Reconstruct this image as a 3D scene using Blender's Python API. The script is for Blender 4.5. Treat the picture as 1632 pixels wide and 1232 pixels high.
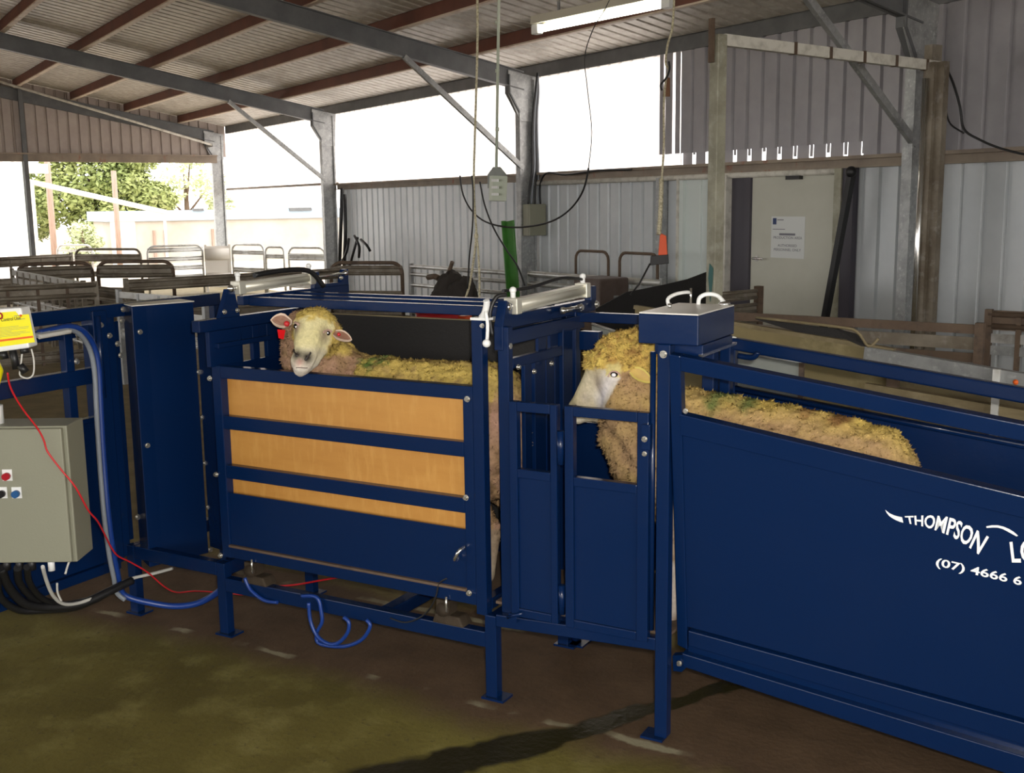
import bpy, bmesh, math, random
import numpy as np
from mathutils import Vector, Matrix, noise

random.seed(7)
SC = bpy.context.scene
COL = SC.collection
for _o in list(bpy.data.objects):
    bpy.data.objects.remove(_o)

# ------------------------------------------------------------------ camera
# World frame: X runs along the sheep handling machine, Y away from the viewer, Z up, metres.
F = 1750.0
PT, RL, SYW, MYW = (math.radians(a) for a in (9.46202469, -0.76452887, -57.07406529, -29.4566979))
_R = np.array([[1, 0, 0], [0, -math.sin(PT), -math.cos(PT)], [0, math.cos(PT), -math.sin(PT)]])
_c, _s = math.cos(RL), math.sin(RL)
_R = np.array([[_c, -_s, 0], [_s, _c, 0], [0, 0, 1]]) @ _R
RW = _R @ np.array([[math.cos(MYW), -math.sin(MYW), 0], [math.sin(MYW), math.cos(MYW), 0], [0, 0, 1]])
CAM = np.array([1.8607, -3.0853, 1.70])
cam_data = bpy.data.cameras.new('camera')
cam_data.sensor_fit = 'HORIZONTAL'
cam_data.sensor_width = 36.0
cam_data.lens = F / 1632.0 * 36.0
cam_data.clip_start = 0.05
cam_data.clip_end = 400
cam = bpy.data.objects.new('camera', cam_data)
COL.objects.link(cam)
_m = Matrix(((RW[0][0], -RW[1][0], -RW[2][0]), (RW[0][1], -RW[1][1], -RW[2][1]), (RW[0][2], -RW[1][2], -RW[2][2])))
cam.matrix_world = Matrix.Translation(Vector(CAM)) @ _m.to_4x4()
SC.camera = cam

# ------------------------------------------------------------------ exposure, world, lights
SC.view_settings.view_transform = 'Standard'
SC.view_settings.look = 'None'
SC.view_settings.exposure = 0.0
SC.view_settings.gamma = 1.0
SC.view_settings.use_curve_mapping = False
SC.cycles.max_bounces = 8
SC.cycles.diffuse_bounces = 5
SC.cycles.transmission_bounces = 6
SC.cycles.sample_clamp_indirect = 6.0
wd = bpy.data.worlds.new('overcast_sky')
SC.world = wd
wd.use_nodes = True
_bg = wd.node_tree.nodes['Background']
_bg.inputs['Color'].default_value = (1.0, 0.975, 0.95, 1)
_bg.inputs['Strength'].default_value = 4.2
# the photographer's flash, a hand's width above the lens
_fl = bpy.data.lights.new('camera_flash', 'SPOT')
_fl.energy = 360
_fl.spot_size = math.radians(112)
_fl.spot_blend = 1.0
_fl.shadow_soft_size = 0.025
_fl.color = (1.0, 0.95, 0.86)
flash = bpy.data.objects.new('camera_flash', _fl)
COL.objects.link(flash)
flash.matrix_world = Matrix.Translation(Vector(CAM) + Vector((RW[0] * 0.05)) - Vector(RW[1] * 0.07)) @ _m.to_4x4()

# ------------------------------------------------------------------ frames
SA = SYW - MYW
SX = Vector((math.cos(SA), math.sin(SA), 0))      # along the shed's long wall
SV = Vector((-math.sin(SA), math.cos(SA), 0))     # towards the long wall
UP = Vector((0, 0, 1))
CV = Vector(CAM)
CXY = Vector((CAM[0], CAM[1], 0))

def SW(s, w, z=0.0):
    """shed frame (along the wall, towards the wall, height) -> world"""
    return CXY + SX * s + SV * w + UP * z

def ray(px, py):
    return Vector(RW.T @ np.array([(px - 816) / F, (py - 616) / F, 1.0]))

def on(px, py, n, off):
    """point of the plane n.p = off seen along a line of sight measured on the photograph"""
    d = ray(px, py)
    n = Vector(n)
    return CV + d * ((off - n.dot(CV)) / n.dot(d))

def YP(px, py, y=0.0): return on(px, py, (0, 1, 0), y)
def XP(px, py, x): return on(px, py, (1, 0, 0), x)
def ZP(px, py, z): return on(px, py, (0, 0, 1), z)
def WP(px, py, w): return on(px, py, SV, SV.dot(CXY) + w)
def DP(px, py, t): return CV + ray(px, py) * t

# ------------------------------------------------------------------ materials
def _n(nt, t, **k):
    n = nt.nodes.new(t)
    for a, v in k.items():
        if a in n.inputs: n.inputs[a].default_value = v
        else: setattr(n, a, v)
    return n

def mix(nt, fac, a, b):
    m = nt.nodes.new('ShaderNodeMix'); m.data_type = 'RGBA'
    for idx, v in ((0, fac), (6, a), (7, b)):
        if hasattr(v, 'is_linked'): nt.links.new(v, m.inputs[idx])
        else: m.inputs[idx].default_value = v if idx == 0 else (*v[:3], 1)
    return m.outputs[2]

def ramp(nt, src, lo, hi):
    r = nt.nodes.new('ShaderNodeMapRange')
    nt.links.new(src, r.inputs[0])
    r.inputs[1].default_value = lo; r.inputs[2].default_value = hi
    return r.outputs[0]

def nz(nt, scale, detail=3, rough=.55, stretch=None, co='Object', dist=0):
    tc = nt.nodes.new('ShaderNodeTexCoord')
    v = tc.outputs[co]
    if stretch:
        mp = nt.nodes.new('ShaderNodeMapping'); mp.inputs['Scale'].default_value = stretch
        nt.links.new(v, mp.inputs[0]); v = mp.outputs[0]
    t = _n(nt, 'ShaderNodeTexNoise', Scale=scale, Detail=detail, Roughness=rough, Distortion=dist)
    nt.links.new(v, t.inputs['Vector'])
    return t.outputs[0]

def mat(name, base, rough=.5, metal=0.0, var=None, bump=None, coat=0, emit=None, spec=.5, rvar=None):
    """var = list of (colour, noise scale, lo, hi, stretch) layers mixed over base; bump = (scale, strength, stretch)"""
    m = bpy.data.materials.new(name); m.use_nodes = True
    nt = m.node_tree; p = nt.nodes['Principled BSDF']
    p.inputs['Roughness'].default_value = rough
    p.inputs['Metallic'].default_value = metal
    p.inputs['Specular IOR Level'].default_value = spec
    p.inputs['Coat Weight'].default_value = coat
    p.inputs['Coat Roughness'].default_value = .08
    p.inputs['Base Color'].default_value = (*base, 1)
    col = None
    for (c, sc, lo, hi, st) in (var or []):
        f = ramp(nt, nz(nt, sc, 5, .6, st), lo, hi)
        col = mix(nt, f, col if col is not None else base, c)
    if col is not None: nt.links.new(col, p.inputs['Base Color'])
    if rvar:
        f = nt.nodes.new('ShaderNodeMapRange'); nt.links.new(nz(nt, rvar[0], 4), f.inputs[0])
        f.inputs[1].default_value = .35; f.inputs[2].default_value = .65
        f.inputs[3].default_value = rvar[1]; f.inputs[4].default_value = rvar[2]
        nt.links.new(f.outputs[0], p.inputs['Roughness'])
    if bump:
        b = nt.nodes.new('ShaderNodeBump'); b.inputs['Strength'].default_value = bump[1]
        b.inputs['Distance'].default_value = .01
        nt.links.new(nz(nt, bump[0], 4, .6, bump[2] if len(bump) > 2 else None), b.inputs['Height'])
        nt.links.new(b.outputs[0], p.inputs['Normal'])
    if emit:
        p.inputs['Emission Color'].default_value = (*emit[0], 1); p.inputs['Emission Strength'].default_value = emit[1]
    return m

M = {}
M['blue'] = mat('blue_gloss_paint', (.0018, .0130, .057), .24, coat=.1, spec=.28, bump=(55, .05), rvar=(6, .22, .27))
M['bolt'] = mat('zinc_bolt', (.62, .6, .55), .25, .85)
M['steel'] = mat('polished_steel', (.75, .75, .74), .18, .95)
M['alu'] = mat('anodised_aluminium', (.66, .64, .55), .36, .55)
M['ply'] = mat('yellow_formply', (.50, .245, .055), .42, var=[((.41, .185, .036), 2.2, .35, .75, (1, 1, 5)), ((.55, .29, .075), 40, .5, .8, (1, 1, .2))])
M['rubber'] = mat('black_rubber_belting', (.012, .011, .011), .75, bump=(60, .25))
M['cable_black'] = mat('black_cable', (.01, .01, .011), .45)
M['cable_white'] = mat('pale_cable', (.55, .54, .5), .5)
M['cable_red'] = mat('red_wire', (.55, .012, .02), .45)
M['hose_blue'] = mat('blue_air_hose', (.007, .036, .20), .35)
M['hose_grey'] = mat('grey_air_hose', (.2, .22, .25), .35)
M['cabinet'] = mat('beige_grey_enamel', (.235, .235, .175), .45, bump=(120, .06))
M['white_plastic'] = mat('white_plastic', (.78, .79, .78), .4)
M['yellow'] = mat('yellow_label', (.85, .78, .004), .35)
M['orange_red'] = mat('orange_stripe', (.75, .12, .01), .4)
M['ink'] = mat('black_print', (.02, .02, .02), .6)
M['greyink'] = mat('grey_print', (.17, .17, .2), .6)
M['white_decal'] = mat('white_vinyl', (.80, .83, .86), .35)
M['red_button'] = mat('red_button', (.35, .012, .02), .25)
M['black_button'] = mat('black_button', (.012, .012, .014), .25)
M['blue_button'] = mat('blue_button', (.02, .09, .25), .25)
M['galv'] = mat('galvanised_steel', (.40, .41, .41), .42, .45, var=[((.27, .28, .28), 9, .35, .65, None), ((.55, .56, .56), 30, .55, .75, None)])
M['galv_dark'] = mat('weathered_galvanised_rail', (.235, .205, .16), .5, .3, var=[((.125, .10, .07), 2.5, .4, .65, None), ((.30, .28, .25), 14, .55, .8, None)])
M['galv_bright'] = mat('bright_galvanised_rail', (.55, .55, .53), .33, .5, var=[((.30, .28, .25), 6, .5, .7, None)])
M['rusty'] = mat('rusty_brown_rail', (.095, .062, .04), .7, .1, var=[((.16, .11, .075), 6, .4, .7, None), ((.05, .035, .028), 12, .5, .75, None)])
M['timber'] = mat('dusty_yard_boards', (.23, .185, .10), .8, var=[((.13, .10, .055), 4, .4, .7, (1, 1, 4)), ((.31, .26, .16), 9, .55, .8, None)], bump=(25, .2))
M['plywood_old'] = mat('olive_stained_plywood', (.25, .20, .095), .75, var=[((.16, .13, .06), 2.2, .35, .7, None), ((.33, .28, .15), 7, .55, .8, None)])
M['greysheet'] = mat('grey_sheet_metal', (.28, .30, .28), .5, .25, var=[((.2, .215, .2), 3, .4, .7, None)])
M['redox'] = mat('red_oxide_purlin', (.15, .052, .032), .6, .0, var=[((.10, .038, .026), 3, .4, .7, None)])
M['redox_lip'] = mat('painted_lit_purlin_flange', (.60, .50, .40), .6, var=[((.35, .22, .16), 5, .5, .75, None)])  # lit lower edge of the purlins put into a paler colour
M['rafter'] = mat('grey_primed_rafter', (.115, .12, .125), .5, .15, var=[((.16, .165, .17), 4, .4, .7, None)])
M['roofsheet'] = mat('underside_of_roof_sheeting', (.62, .59, .53), .5, .2, var=[((.46, .41, .36), 2, .35, .7, (4, 4, 1)), ((.72, .69, .63), 7, .5, .75, None)])
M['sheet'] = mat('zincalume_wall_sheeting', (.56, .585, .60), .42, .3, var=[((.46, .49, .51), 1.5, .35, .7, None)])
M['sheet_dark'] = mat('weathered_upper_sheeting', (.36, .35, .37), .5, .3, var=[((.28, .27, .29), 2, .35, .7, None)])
M['gable'] = mat('gable_sheeting', (.44, .38, .34), .5, .2, var=[((.36, .30, .27), 3, .35, .7, None)])
M['girt'] = mat('dusty_girt', (.30, .245, .19), .65, var=[((.2, .16, .13), 3, .4, .7, None), ((.27, .11, .07), 2, .6, .7, (3, 3, 1))])
M['door'] = mat('cream_door_paint', (.50, .50, .43), .45, var=[((.45, .45, .38), 2, .4, .7, None)])
M['white_board'] = mat('pale_cladding', (.60, .66, .64), .4)
M['dark_board'] = mat('dark_grey_panel', (.055, .05, .065), .5)
M['paper'] = mat('white_paper', (.62, .64, .63), .6)
M['navy_print'] = mat('navy_print', (.02, .04, .13), .5)
M['rope'] = mat('cream_rope', (.62, .57, .40), .7, var=[((.35, .31, .2), 60, .45, .6, None)])
M['conduit'] = mat('pale_green_conduit', (.50, .55, .45), .45)
M['brown_block'] = mat('brown_timber_block', (.16, .07, .03), .6)
M['orange'] = mat('orange_plastic', (.80, .10, .02), .4)
M['green'] = mat('green_paint', (.045, .19, .022), .45, var=[((.03, .13, .018), 5, .4, .7, None)])
M['tin_dark'] = mat('dark_sacking', (.03, .024, .02), .85, bump=(30, .5))
M['teal'] = mat('teal_paint_mark', (.04, .13, .12), .6)
M['post_cream'] = mat('weathered_cream_post', (.34, .33, .25), .55, var=[((.2, .19, .14), 5, .4, .7, None), ((.45, .44, .37), 11, .5, .8, None)])
M['bar_white'] = mat('chalky_crossbar', (.60, .58, .52), .6, var=[((.4, .38, .33), 12, .45, .7, None)])
M['red_plastic'] = mat('red_plastic', (.5, .02, .025), .45)
M['red_tag'] = mat('red_ear_tag', (.50, .003, .006), .6, spec=.08)
M['black_gloss'] = mat('wet_black', (.006, .005, .005), .06)
M['eye_glint'] = mat('painted_eyeshine', (.9, .88, .92), .25, emit=None)
M['rust_box'] = mat('dull_brown_tin', (.115, .085, .075), .6, var=[((.08, .055, .045), 6, .4, .7, None)])
M['ear_pink'] = mat('pink_inner_ear', (.24, .125, .085), .7, spec=.15, var=[((.38, .24, .18), 25, .45, .7, None)])
M['lamp'] = mat('lit_fluorescent_tube', (.9, .9, .85), .4, emit=((1.0, .97, .80), 9.0))
M['lampbody'] = mat('light_fitting_enamel', (.5, .47, .38), .5)
M['load'] = mat('muddy_load_cell', (.028, .02, .013), .7, spec=.2, var=[((.045, .033, .022), 20, .4, .6, None)])
M['brick'] = mat('pale_render', (.50, .46, .40), .8, var=[((.42, .36, .29), .8, .4, .7, None)])
M['paleblue'] = mat('pale_fascia', (.34, .42, .50), .6)
M['pole_wood'] = mat('weathered_wood_pole', (.42, .30, .24), .8, var=[((.3, .2, .15), 6, .4, .7, (4, 4, .4))])
M['leaf'] = mat('green_leaves', (.30, .34, .11), .6, var=[((.19, .25, .07), .8, .4, .65, None), ((.42, .43, .18), 1.6, .55, .75, None)])
M['leaf_pale'] = mat('leaves_painted_washed_out', (.55, .60, .36), .6)  # overexposed daylight put into the leaf colour
M['bark'] = mat('bark', (.12, .08, .05), .8)
M['cream_rail'] = mat('cream_white_panel', (.74, .70, .64), .5)

def _trans():
    m = bpy.data.materials.new('translucent_fibreglass_sheeting'); m.use_nodes = True
    nt = m.node_tree; nt.nodes.clear()
    o = nt.nodes.new('ShaderNodeOutputMaterial')
    t = _n(nt, 'ShaderNodeBsdfTranslucent', Color=(.96, .93, .93, 1))
    d = _n(nt, 'ShaderNodeBsdfDiffuse', Color=(.8, .78, .76, 1))
    mx = nt.nodes.new('ShaderNodeMixShader'); mx.inputs[0].default_value = .12
    nt.links.new(t.outputs[0], mx.inputs[1]); nt.links.new(d.outputs[0], mx.inputs[2])
    nt.links.new(mx.outputs[0], o.inputs[0])
    return m
M['clear_sheet'] = _trans()

def _attr_mat(name, rough, bscale, bstr):
    m = bpy.data.materials.new(name); m.use_nodes = True
    nt = m.node_tree; p = nt.nodes['Principled BSDF']
    a = nt.nodes.new('ShaderNodeAttribute'); a.attribute_name = 'coat'
    f = ramp(nt, nz(nt, 70, 4, .6), .3, .7)
    mu = nt.nodes.new('ShaderNodeMix'); mu.data_type = 'RGBA'; mu.blend_type = 'MULTIPLY'
    mu.inputs[0].default_value = .28
    nt.links.new(a.outputs['Color'], mu.inputs[6])
    g = nt.nodes.new('ShaderNodeCombineColor')
    for i in range(3): nt.links.new(f, g.inputs[i])
    nt.links.new(g.outputs[0], mu.inputs[7])
    nt.links.new(mu.outputs[2], p.inputs['Base Color'])
    p.inputs['Roughness'].default_value = rough
    p.inputs['Specular IOR Level'].default_value = .2
    b = nt.nodes.new('ShaderNodeBump'); b.inputs['Strength'].default_value = bstr; b.inputs['Distance'].default_value = .01
    nt.links.new(nz(nt, bscale, 5, .65), b.inputs['Height']); nt.links.new(b.outputs[0], p.inputs['Normal'])
    return m
M['sheep'] = _attr_mat('sheep_coat', .85, 90, .35)

def _floor_mat():
    m = bpy.data.materials.new('stained_concrete'); m.use_nodes = True
    nt = m.node_tree; L = nt.links; p = nt.nodes['Principled BSDF']
    geo = nt.nodes.new('ShaderNodeNewGeometry'); sp = nt.nodes.new('ShaderNodeSeparateXYZ')
    L.new(geo.outputs['Position'], sp.inputs[0])
    def noise_(scale, detail=5, st=(1, 1, 1), rough=.6):
        mp = nt.nodes.new('ShaderNodeMapping'); mp.inputs['Scale'].default_value = st
        L.new(geo.outputs['Position'], mp.inputs[0])
        t = _n(nt, 'ShaderNodeTexNoise', Scale=scale, Detail=detail, Roughness=rough); L.new(mp.outputs[0], t.inputs['Vector'])
        return t.outputs[0]
    def op(o, a, b=None):
        n = nt.nodes.new('ShaderNodeMath'); n.operation = o
        for i, v in enumerate((a, b)):
            if v is None: continue
            if hasattr(v, 'is_linked'): L.new(v, n.inputs[i])
            else: n.inputs[i].default_value = v
        return n.outputs[0]
    X, Y = sp.outputs[0], sp.outputs[1]
    big, mid, fine = noise_(1.3), noise_(5), noise_(38, 3)
    olive = mix(nt, ramp(nt, big, .38, .62), (.088, .071, .013), (.15, .126, .028))
    olive = mix(nt, ramp(nt, mid, .5, .72), olive, (.19, .165, .05))
    olive = mix(nt, ramp(nt, fine, .6, .75), olive, (.07, .06, .02))
    brown = mix(nt, ramp(nt, mid, .38, .66), (.070, .042, .022), (.10, .062, .034))
    brown = mix(nt, ramp(nt, fine, .6, .8), brown, (.065, .04, .028))
    # the dung-stained strip under the machine, with a wandering edge
    wob = op('MULTIPLY', op('SUBTRACT', big, .5), .55)
    e = op('ADD', Y, wob)
    s1 = ramp(nt, e, -.23, -.06)
    s2 = op('SUBTRACT', 1.0, ramp(nt, e, .66, .78))
    colr = mix(nt, op('MULTIPLY', s1, s2), olive, brown)
    back = mix(nt, ramp(nt, mid, .4, .65), (.15, .115, .05), (.2, .155, .07))
    colr = mix(nt, ramp(nt, e, .7, .85), colr, back)
    # pale mortar ridge along the old wall line under the front and back feet
    for y0, wdt in ((-.045, .022), (.60, .028)):
        d = op('ABSOLUTE', op('SUBTRACT', op('ADD', Y, op('MULTIPLY', op('SUBTRACT', mid, .5), .09)), y0))
        k = op('MULTIPLY', op('SUBTRACT', 1.0, ramp(nt, d, wdt * .5, wdt)), ramp(nt, noise_(2.6, 3, (1, .3, 1)), .5, .58))
        colr = mix(nt, k, colr, (.24, .215, .14))
    # wet trickle crossing the floor
    ux, uy = .535, .845
    along = op('ADD', op('MULTIPLY', X, ux), op('MULTIPLY', Y, uy))
    across = op('ADD', op('MULTIPLY', op('SUBTRACT', X, .42), -uy), op('MULTIPLY', Y, ux))
    across = op('ABSOLUTE', op('ADD', across, op('MULTIPLY', op('SUBTRACT', noise_(4, 3), .5), .16)))
    wdt = op('ADD', .045, op('MULTIPLY', op('SUBTRACT', 1.0, ramp(nt, along, -.45, .45)), .06))
    wet = op('SUBTRACT', 1.0, ramp(nt, op('DIVIDE', across, wdt), .8, 1.1))
    wet = op('MULTIPLY', wet, op('SUBTRACT', 1.0, ramp(nt, along, 1.2, 1.5)))
    colr = mix(nt, wet, colr, (.018, .015, .003))
    L.new(colr, p.inputs['Base Color'])
    rg = nt.nodes.new('ShaderNodeMapRange'); L.new(wet, rg.inputs[0]); rg.inputs[3].default_value = .8; rg.inputs[4].default_value = .35
    L.new(rg.outputs[0], p.inputs['Roughness'])
    p.inputs['Specular IOR Level'].default_value = .3
    b = nt.nodes.new('ShaderNodeBump'); b.inputs['Strength'].default_value = .3; b.inputs['Distance'].default_value = .01
    L.new(fine, b.inputs['Height']); L.new(b.outputs[0], p.inputs['Normal'])
    return m
M['floor'] = _floor_mat()
M['ground'] = mat('pale_dusty_ground', (.50, .43, .35), .9, var=[((.6, .53, .44), .3, .4, .65, None), ((.38, .3, .22), 2, .5, .7, None)])

# ------------------------------------------------------------------ mesh builder
class MB:
    def __init__(s): s.v = []; s.f = []; s.sm = []
    def add(s, vs, fs, smooth=False):
        b = len(s.v)
        s.v += [Vector(v) for v in vs]
        for f in fs: s.f.append([b + i for i in f]); s.sm.append(smooth)
        return s
    def hexa(s, c):
        """eight corners: bottom ring 0-3 counter-clockwise, top ring 4-7"""
        return s.add(c, [(3, 2, 1, 0), (4, 5, 6, 7), (0, 1, 5, 4), (1, 2, 6, 5), (2, 3, 7, 6), (3, 0, 4, 7)])
    def box(s, a, b):
        x0, x1 = sorted((a[0], b[0])); y0, y1 = sorted((a[1], b[1])); z0, z1 = sorted((a[2], b[2]))
        return s.hexa([(x0, y0, z0), (x1, y0, z0), (x1, y1, z0), (x0, y1, z0), (x0, y0, z1), (x1, y0, z1), (x1, y1, z1), (x0, y1, z1)])
    def sbox(s, s0, s1, w0, w1, z0, z1):
        return s.hexa([SW(s0, w0, z0), SW(s1, w0, z0), SW(s1, w1, z0), SW(s0, w1, z0), SW(s0, w0, z1), SW(s1, w0, z1), SW(s1, w1, z1), SW(s0, w1, z1)])
    def beam(s, a, b, w, h, up=UP):
        """rectangular bar from a to b; w across, h along 'up'"""
        a, b = Vector(a), Vector(b)
        d = (b - a).normalized(); r = d.cross(up).normalized(); u = r.cross(d).normalized()
        r = r * (w / 2); u = u * (h / 2)
        return s.hexa([a - r - u, a + r - u, b + r - u, b - r - u, a - r + u, a + r + u, b + r + u, b - r + u])
    def prism(s, poly, ext):
        """flat polygon (list of points) pushed along the vector ext"""
        n = len(poly); ext = Vector(ext); P = [Vector(p) for p in poly]
        fs = [list(range(n))[::-1], list(range(n, 2 * n))] + [[i, (i + 1) % n, n + (i + 1) % n, n + i] for i in range(n)]
        return s.add(P + [p + ext for p in P], fs)
    def tube(s, pts, r, n=8, closed=False, smooth_path=0, r2=None):
        P = [Vector(p) for p in pts]
        if smooth_path: P = spline(P, smooth_path)
        m = len(P); vs = []; fs = []
        t0 = (P[1] - P[0]).normalized()
        ref = UP if abs(t0.z) < .9 else Vector((1, 0, 0))
        u = t0.cross(ref).normalized()
        for i, p in enumerate(P):
            t = (P[min(i + 1, m - 1)] - P[max(i - 1, 0)]).normalized()
            u = (u - t * u.dot(t)).normalized(); v = t.cross(u)
            rr = r if r2 is None else r + (r2 - r) * i / (m - 1)
            for k in range(n):
                a = 2 * math.pi * k / n
                vs.append(p + u * (math.cos(a) * rr) + v * (math.sin(a) * rr))
        for i in range(m - 1):
            for k in range(n):
                fs.append([i * n + k, i * n + (k + 1) % n, (i + 1) * n + (k + 1) % n, (i + 1) * n + k])
        fs.append(list(range(n))[::-1]); fs.append([(m - 1) * n + k for k in range(n)])
        s.add(vs, fs[:-2], True); b = len(s.v) - len(vs)
        for f in fs[-2:]: s.f.append([b + i for i in f]); s.sm.append(False)
        return s
    def cyl(s, a, b, r, n=12): return s.tube([a, b], r, n)
    def ball(s, c, r, seg=12, rings=8, rot=None):
        c = Vector(c); r = Vector((r, r, r)) if not hasattr(r, '__len__') else Vector(r)
        vs = []; fs = []
        for i in range(rings + 1):
            th = math.pi * i / rings
            for k in range(seg):
                ph = 2 * math.pi * k / seg
                p = Vector((r.x * math.sin(th) * math.cos(ph), r.y * math.sin(th) * math.sin(ph), r.z * math.cos(th)))
                vs.append(c + (rot @ p if rot else p))
        for i in range(rings):
            for k in range(seg):
                fs.append([i * seg + k, (i + 1) * seg + k, (i + 1) * seg + (k + 1) % seg, i * seg + (k + 1) % seg])
        return s.add(vs, fs, True)
    def capsule(s, a, b, ra, rb, seg=14, rings=5):
        """tapered limb with round ends"""
        a, b = Vector(a), Vector(b); d = (b - a).normalized()
        ref = UP if abs(d.z) < .9 else Vector((1, 0, 0))
        u = d.cross(ref).normalized(); v = d.cross(u)
        vs = []; fs = []; rows = []
        for i in range(rings + 1):
            t = math.pi / 2 * (1 - i / rings); rows.append((a - d * (ra * math.sin(t)), ra * math.cos(t)))
        for i in range(rings + 1):
            t = math.pi / 2 * i / rings; rows.append((b + d * (rb * math.sin(t)), rb * math.cos(t)))
        for c, r in rows:
            r = max(r, .0004)
            for k in range(seg):
                q = 2 * math.pi * k / seg; vs.append(c + u * (math.cos(q) * r) + v * (math.sin(q) * r))
        m = len(rows)
        for i in range(m - 1):
            for k in range(seg): fs.append([i * seg + k, i * seg + (k + 1) % seg, (i + 1) * seg + (k + 1) % seg, (i + 1) * seg + k])
        fs.append(list(range(seg))[::-1]); fs.append([(m - 1) * seg + k for k in range(seg)])
        return s.add(vs, fs, True)

def spline(P, k):
    out = []
    for i in range(len(P) - 1):
        p0, p1, p2, p3 = P[max(i - 1, 0)], P[i], P[i + 1], P[min(i + 2, len(P) - 1)]
        for j in range(k):
            t = j / k
            out.append(.5 * ((2 * p1) + (p2 - p0) * t + (2 * p0 - 5 * p1 + 4 * p2 - p3) * t * t + (3 * p1 - p0 - 3 * p2 + p3) * t ** 3))
    out.append(P[-1])
    return out

ORG = {}
def thing(name, loc, label, cat, group=None, kind=None):
    o = bpy.data.objects.new(name, None); COL.objects.link(o)
    o.empty_display_size = .1
    o.location = Vector(loc); ORG[o] = Vector(loc)
    o['label'] = label; o['category'] = cat
    if group: o['group'] = group
    if kind: o['kind'] = kind
    return o

def mesh_from(name, mb, m, org, fix=True):
    me = bpy.data.meshes.new(name)
    me.from_pydata([v - org for v in mb.v], [], mb.f)
    for p, sm in zip(me.polygons, mb.sm): p.use_smooth = sm
    for mm in (m if isinstance(m, (list, tuple)) else [m]): me.materials.append(M[mm] if isinstance(mm, str) else mm)
    if fix:
        bm = bmesh.new(); bm.from_mesh(me); bmesh.ops.recalc_face_normals(bm, faces=bm.faces); bm.to_mesh(me); bm.free()
    me.update()
    return me

def part(name, mb, m, parent, bevel=0, label=None, kind=None, fix=True):
    root = parent
    while root.parent: root = root.parent
    org = ORG.get(root, Vector((0, 0, 0)))
    o = bpy.data.objects.new(name, mesh_from(name, mb, m, org, fix)); COL.objects.link(o)
    o.parent = parent
    if bevel: add_bevel(o, bevel)
    if label: o['label'] = label
    if kind: o['kind'] = kind
    return o

def add_bevel(o, w):
    b = o.modifiers.new('edge', 'BEVEL'); b.width = w; b.segments = 2; b.limit_method = 'ANGLE'; b.angle_limit = math.radians(40)

def solo(name, mb, m, label=None, cat=None, group=None, kind=None, bevel=0, fix=True):
    """a thing that is one mesh; its origin goes to the middle of its base"""
    xs = [v.x for v in mb.v]; ys = [v.y for v in mb.v]; zs = [v.z for v in mb.v]
    org = Vector(((min(xs) + max(xs)) / 2, (min(ys) + max(ys)) / 2, min(zs)))
    o = bpy.data.objects.new(name, mesh_from(name, mb, m, org, fix)); COL.objects.link(o)
    o.location = org; ORG[o] = org
    if label: o['label'] = label
    if cat: o['category'] = cat
    if group: o['group'] = group
    if kind: o['kind'] = kind
    if bevel: add_bevel(o, bevel)
    return o

def share(name, src, parent, mtx=None):
    """another piece alike: same mesh data under the parent"""
    c = src.copy(); c.name = name; COL.objects.link(c); c.parent = parent
    if mtx is not None: c.matrix_basis = mtx
    return c
# ------------------------------------------------------------------ the shed
SHM = Matrix(((SX.x, SV.x, 0, CXY.x), (SX.y, SV.y, 0, CXY.y), (0, 0, 1, 0), (0, 0, 0, 1)))
S0, S1, WB = -23.45, 8.0, 7.94
FRAMES = (-23.45, -17.66, -11.60, -5.87, 0.0, 6.0)
def zraft(w): return 3.03 + .185 * (WB - abs(w))      # underside of the rafters
def zpurl(w): return 3.26 + .185 * (WB - abs(w))      # underside of the purlins

floor = solo('floor', MB().sbox(S0 - .3, S1, -8.2, 8.2, -.12, 0), 'floor', kind='structure')
g = solo('ground', MB().sbox(-120, 60, -80, 90, -.4, -.06), 'ground', kind='structure')

def root(name):
    o = bpy.data.objects.new(name, None); COL.objects.link(o); o['kind'] = 'structure'; ORG[o] = Vector((0, 0, 0))
    return o

PROF = [(0, 0), (.145, 0), (.158, .028), (.187, .028), (.2, 0)]
def profile(n):
    out = []
    for i in range(n):
        for k, (a, b) in enumerate(PROF):
            if i and k == 0: continue
            out.append((i * .2 + a, b))
    return out

def local_mesh(name, vs, fs, m):
    me = bpy.data.meshes.new(name); me.from_pydata(vs, [], fs); me.materials.append(M[m]); me.update(); return me

def wall_sheet_mesh(name, n, z0, z1, m):
    P = profile(n); vs = [(a, b, z0) for a, b in P] + [(a, b, z1) for a, b in P]; k = len(P)
    return local_mesh(name, vs, [(i, i + 1, k + i + 1, k + i) for i in range(k - 1)], m)

def put(name, me, parent, mtx):
    o = bpy.data.objects.new(name, me); COL.objects.link(o); o.parent = parent; o.matrix_basis = mtx; return o

# long wall: lower sheeting, translucent strip and the darker sheeting above the girt
wall_back = root('wall_back')
lo = wall_sheet_mesh('wall_sheet', 4, 0, 2.0, 'sheet')
s = -17.52
while s < -9.35:
    put('wall_sheet', lo, wall_back, SHM @ Matrix.Translation((s, WB, 0))); s += .8
lo2 = wall_sheet_mesh('wall_sheet', 2, 0, 2.0, 'sheet')
put('wall_sheet', lo2, wall_back, SHM @ Matrix.Translation((-9.72 + .0, WB + .004, 0)))
s = -6.72
while s < S1:
    put('wall_sheet', lo, wall_back, SHM @ Matrix.Translation((s, WB, 0))); s += .8
cl = wall_sheet_mesh('clear_sheet', 4, 2.0, 3.34, 'clear_sheet')
s = -23.6
while s < -9.5:
    put('clear_sheet', cl, wall_back, SHM @ Matrix.Translation((s, WB + .06, 0))); s += .8
up_ = wall_sheet_mesh('upper_sheet', 4, 2.02, 3.34, 'sheet_dark')
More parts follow.
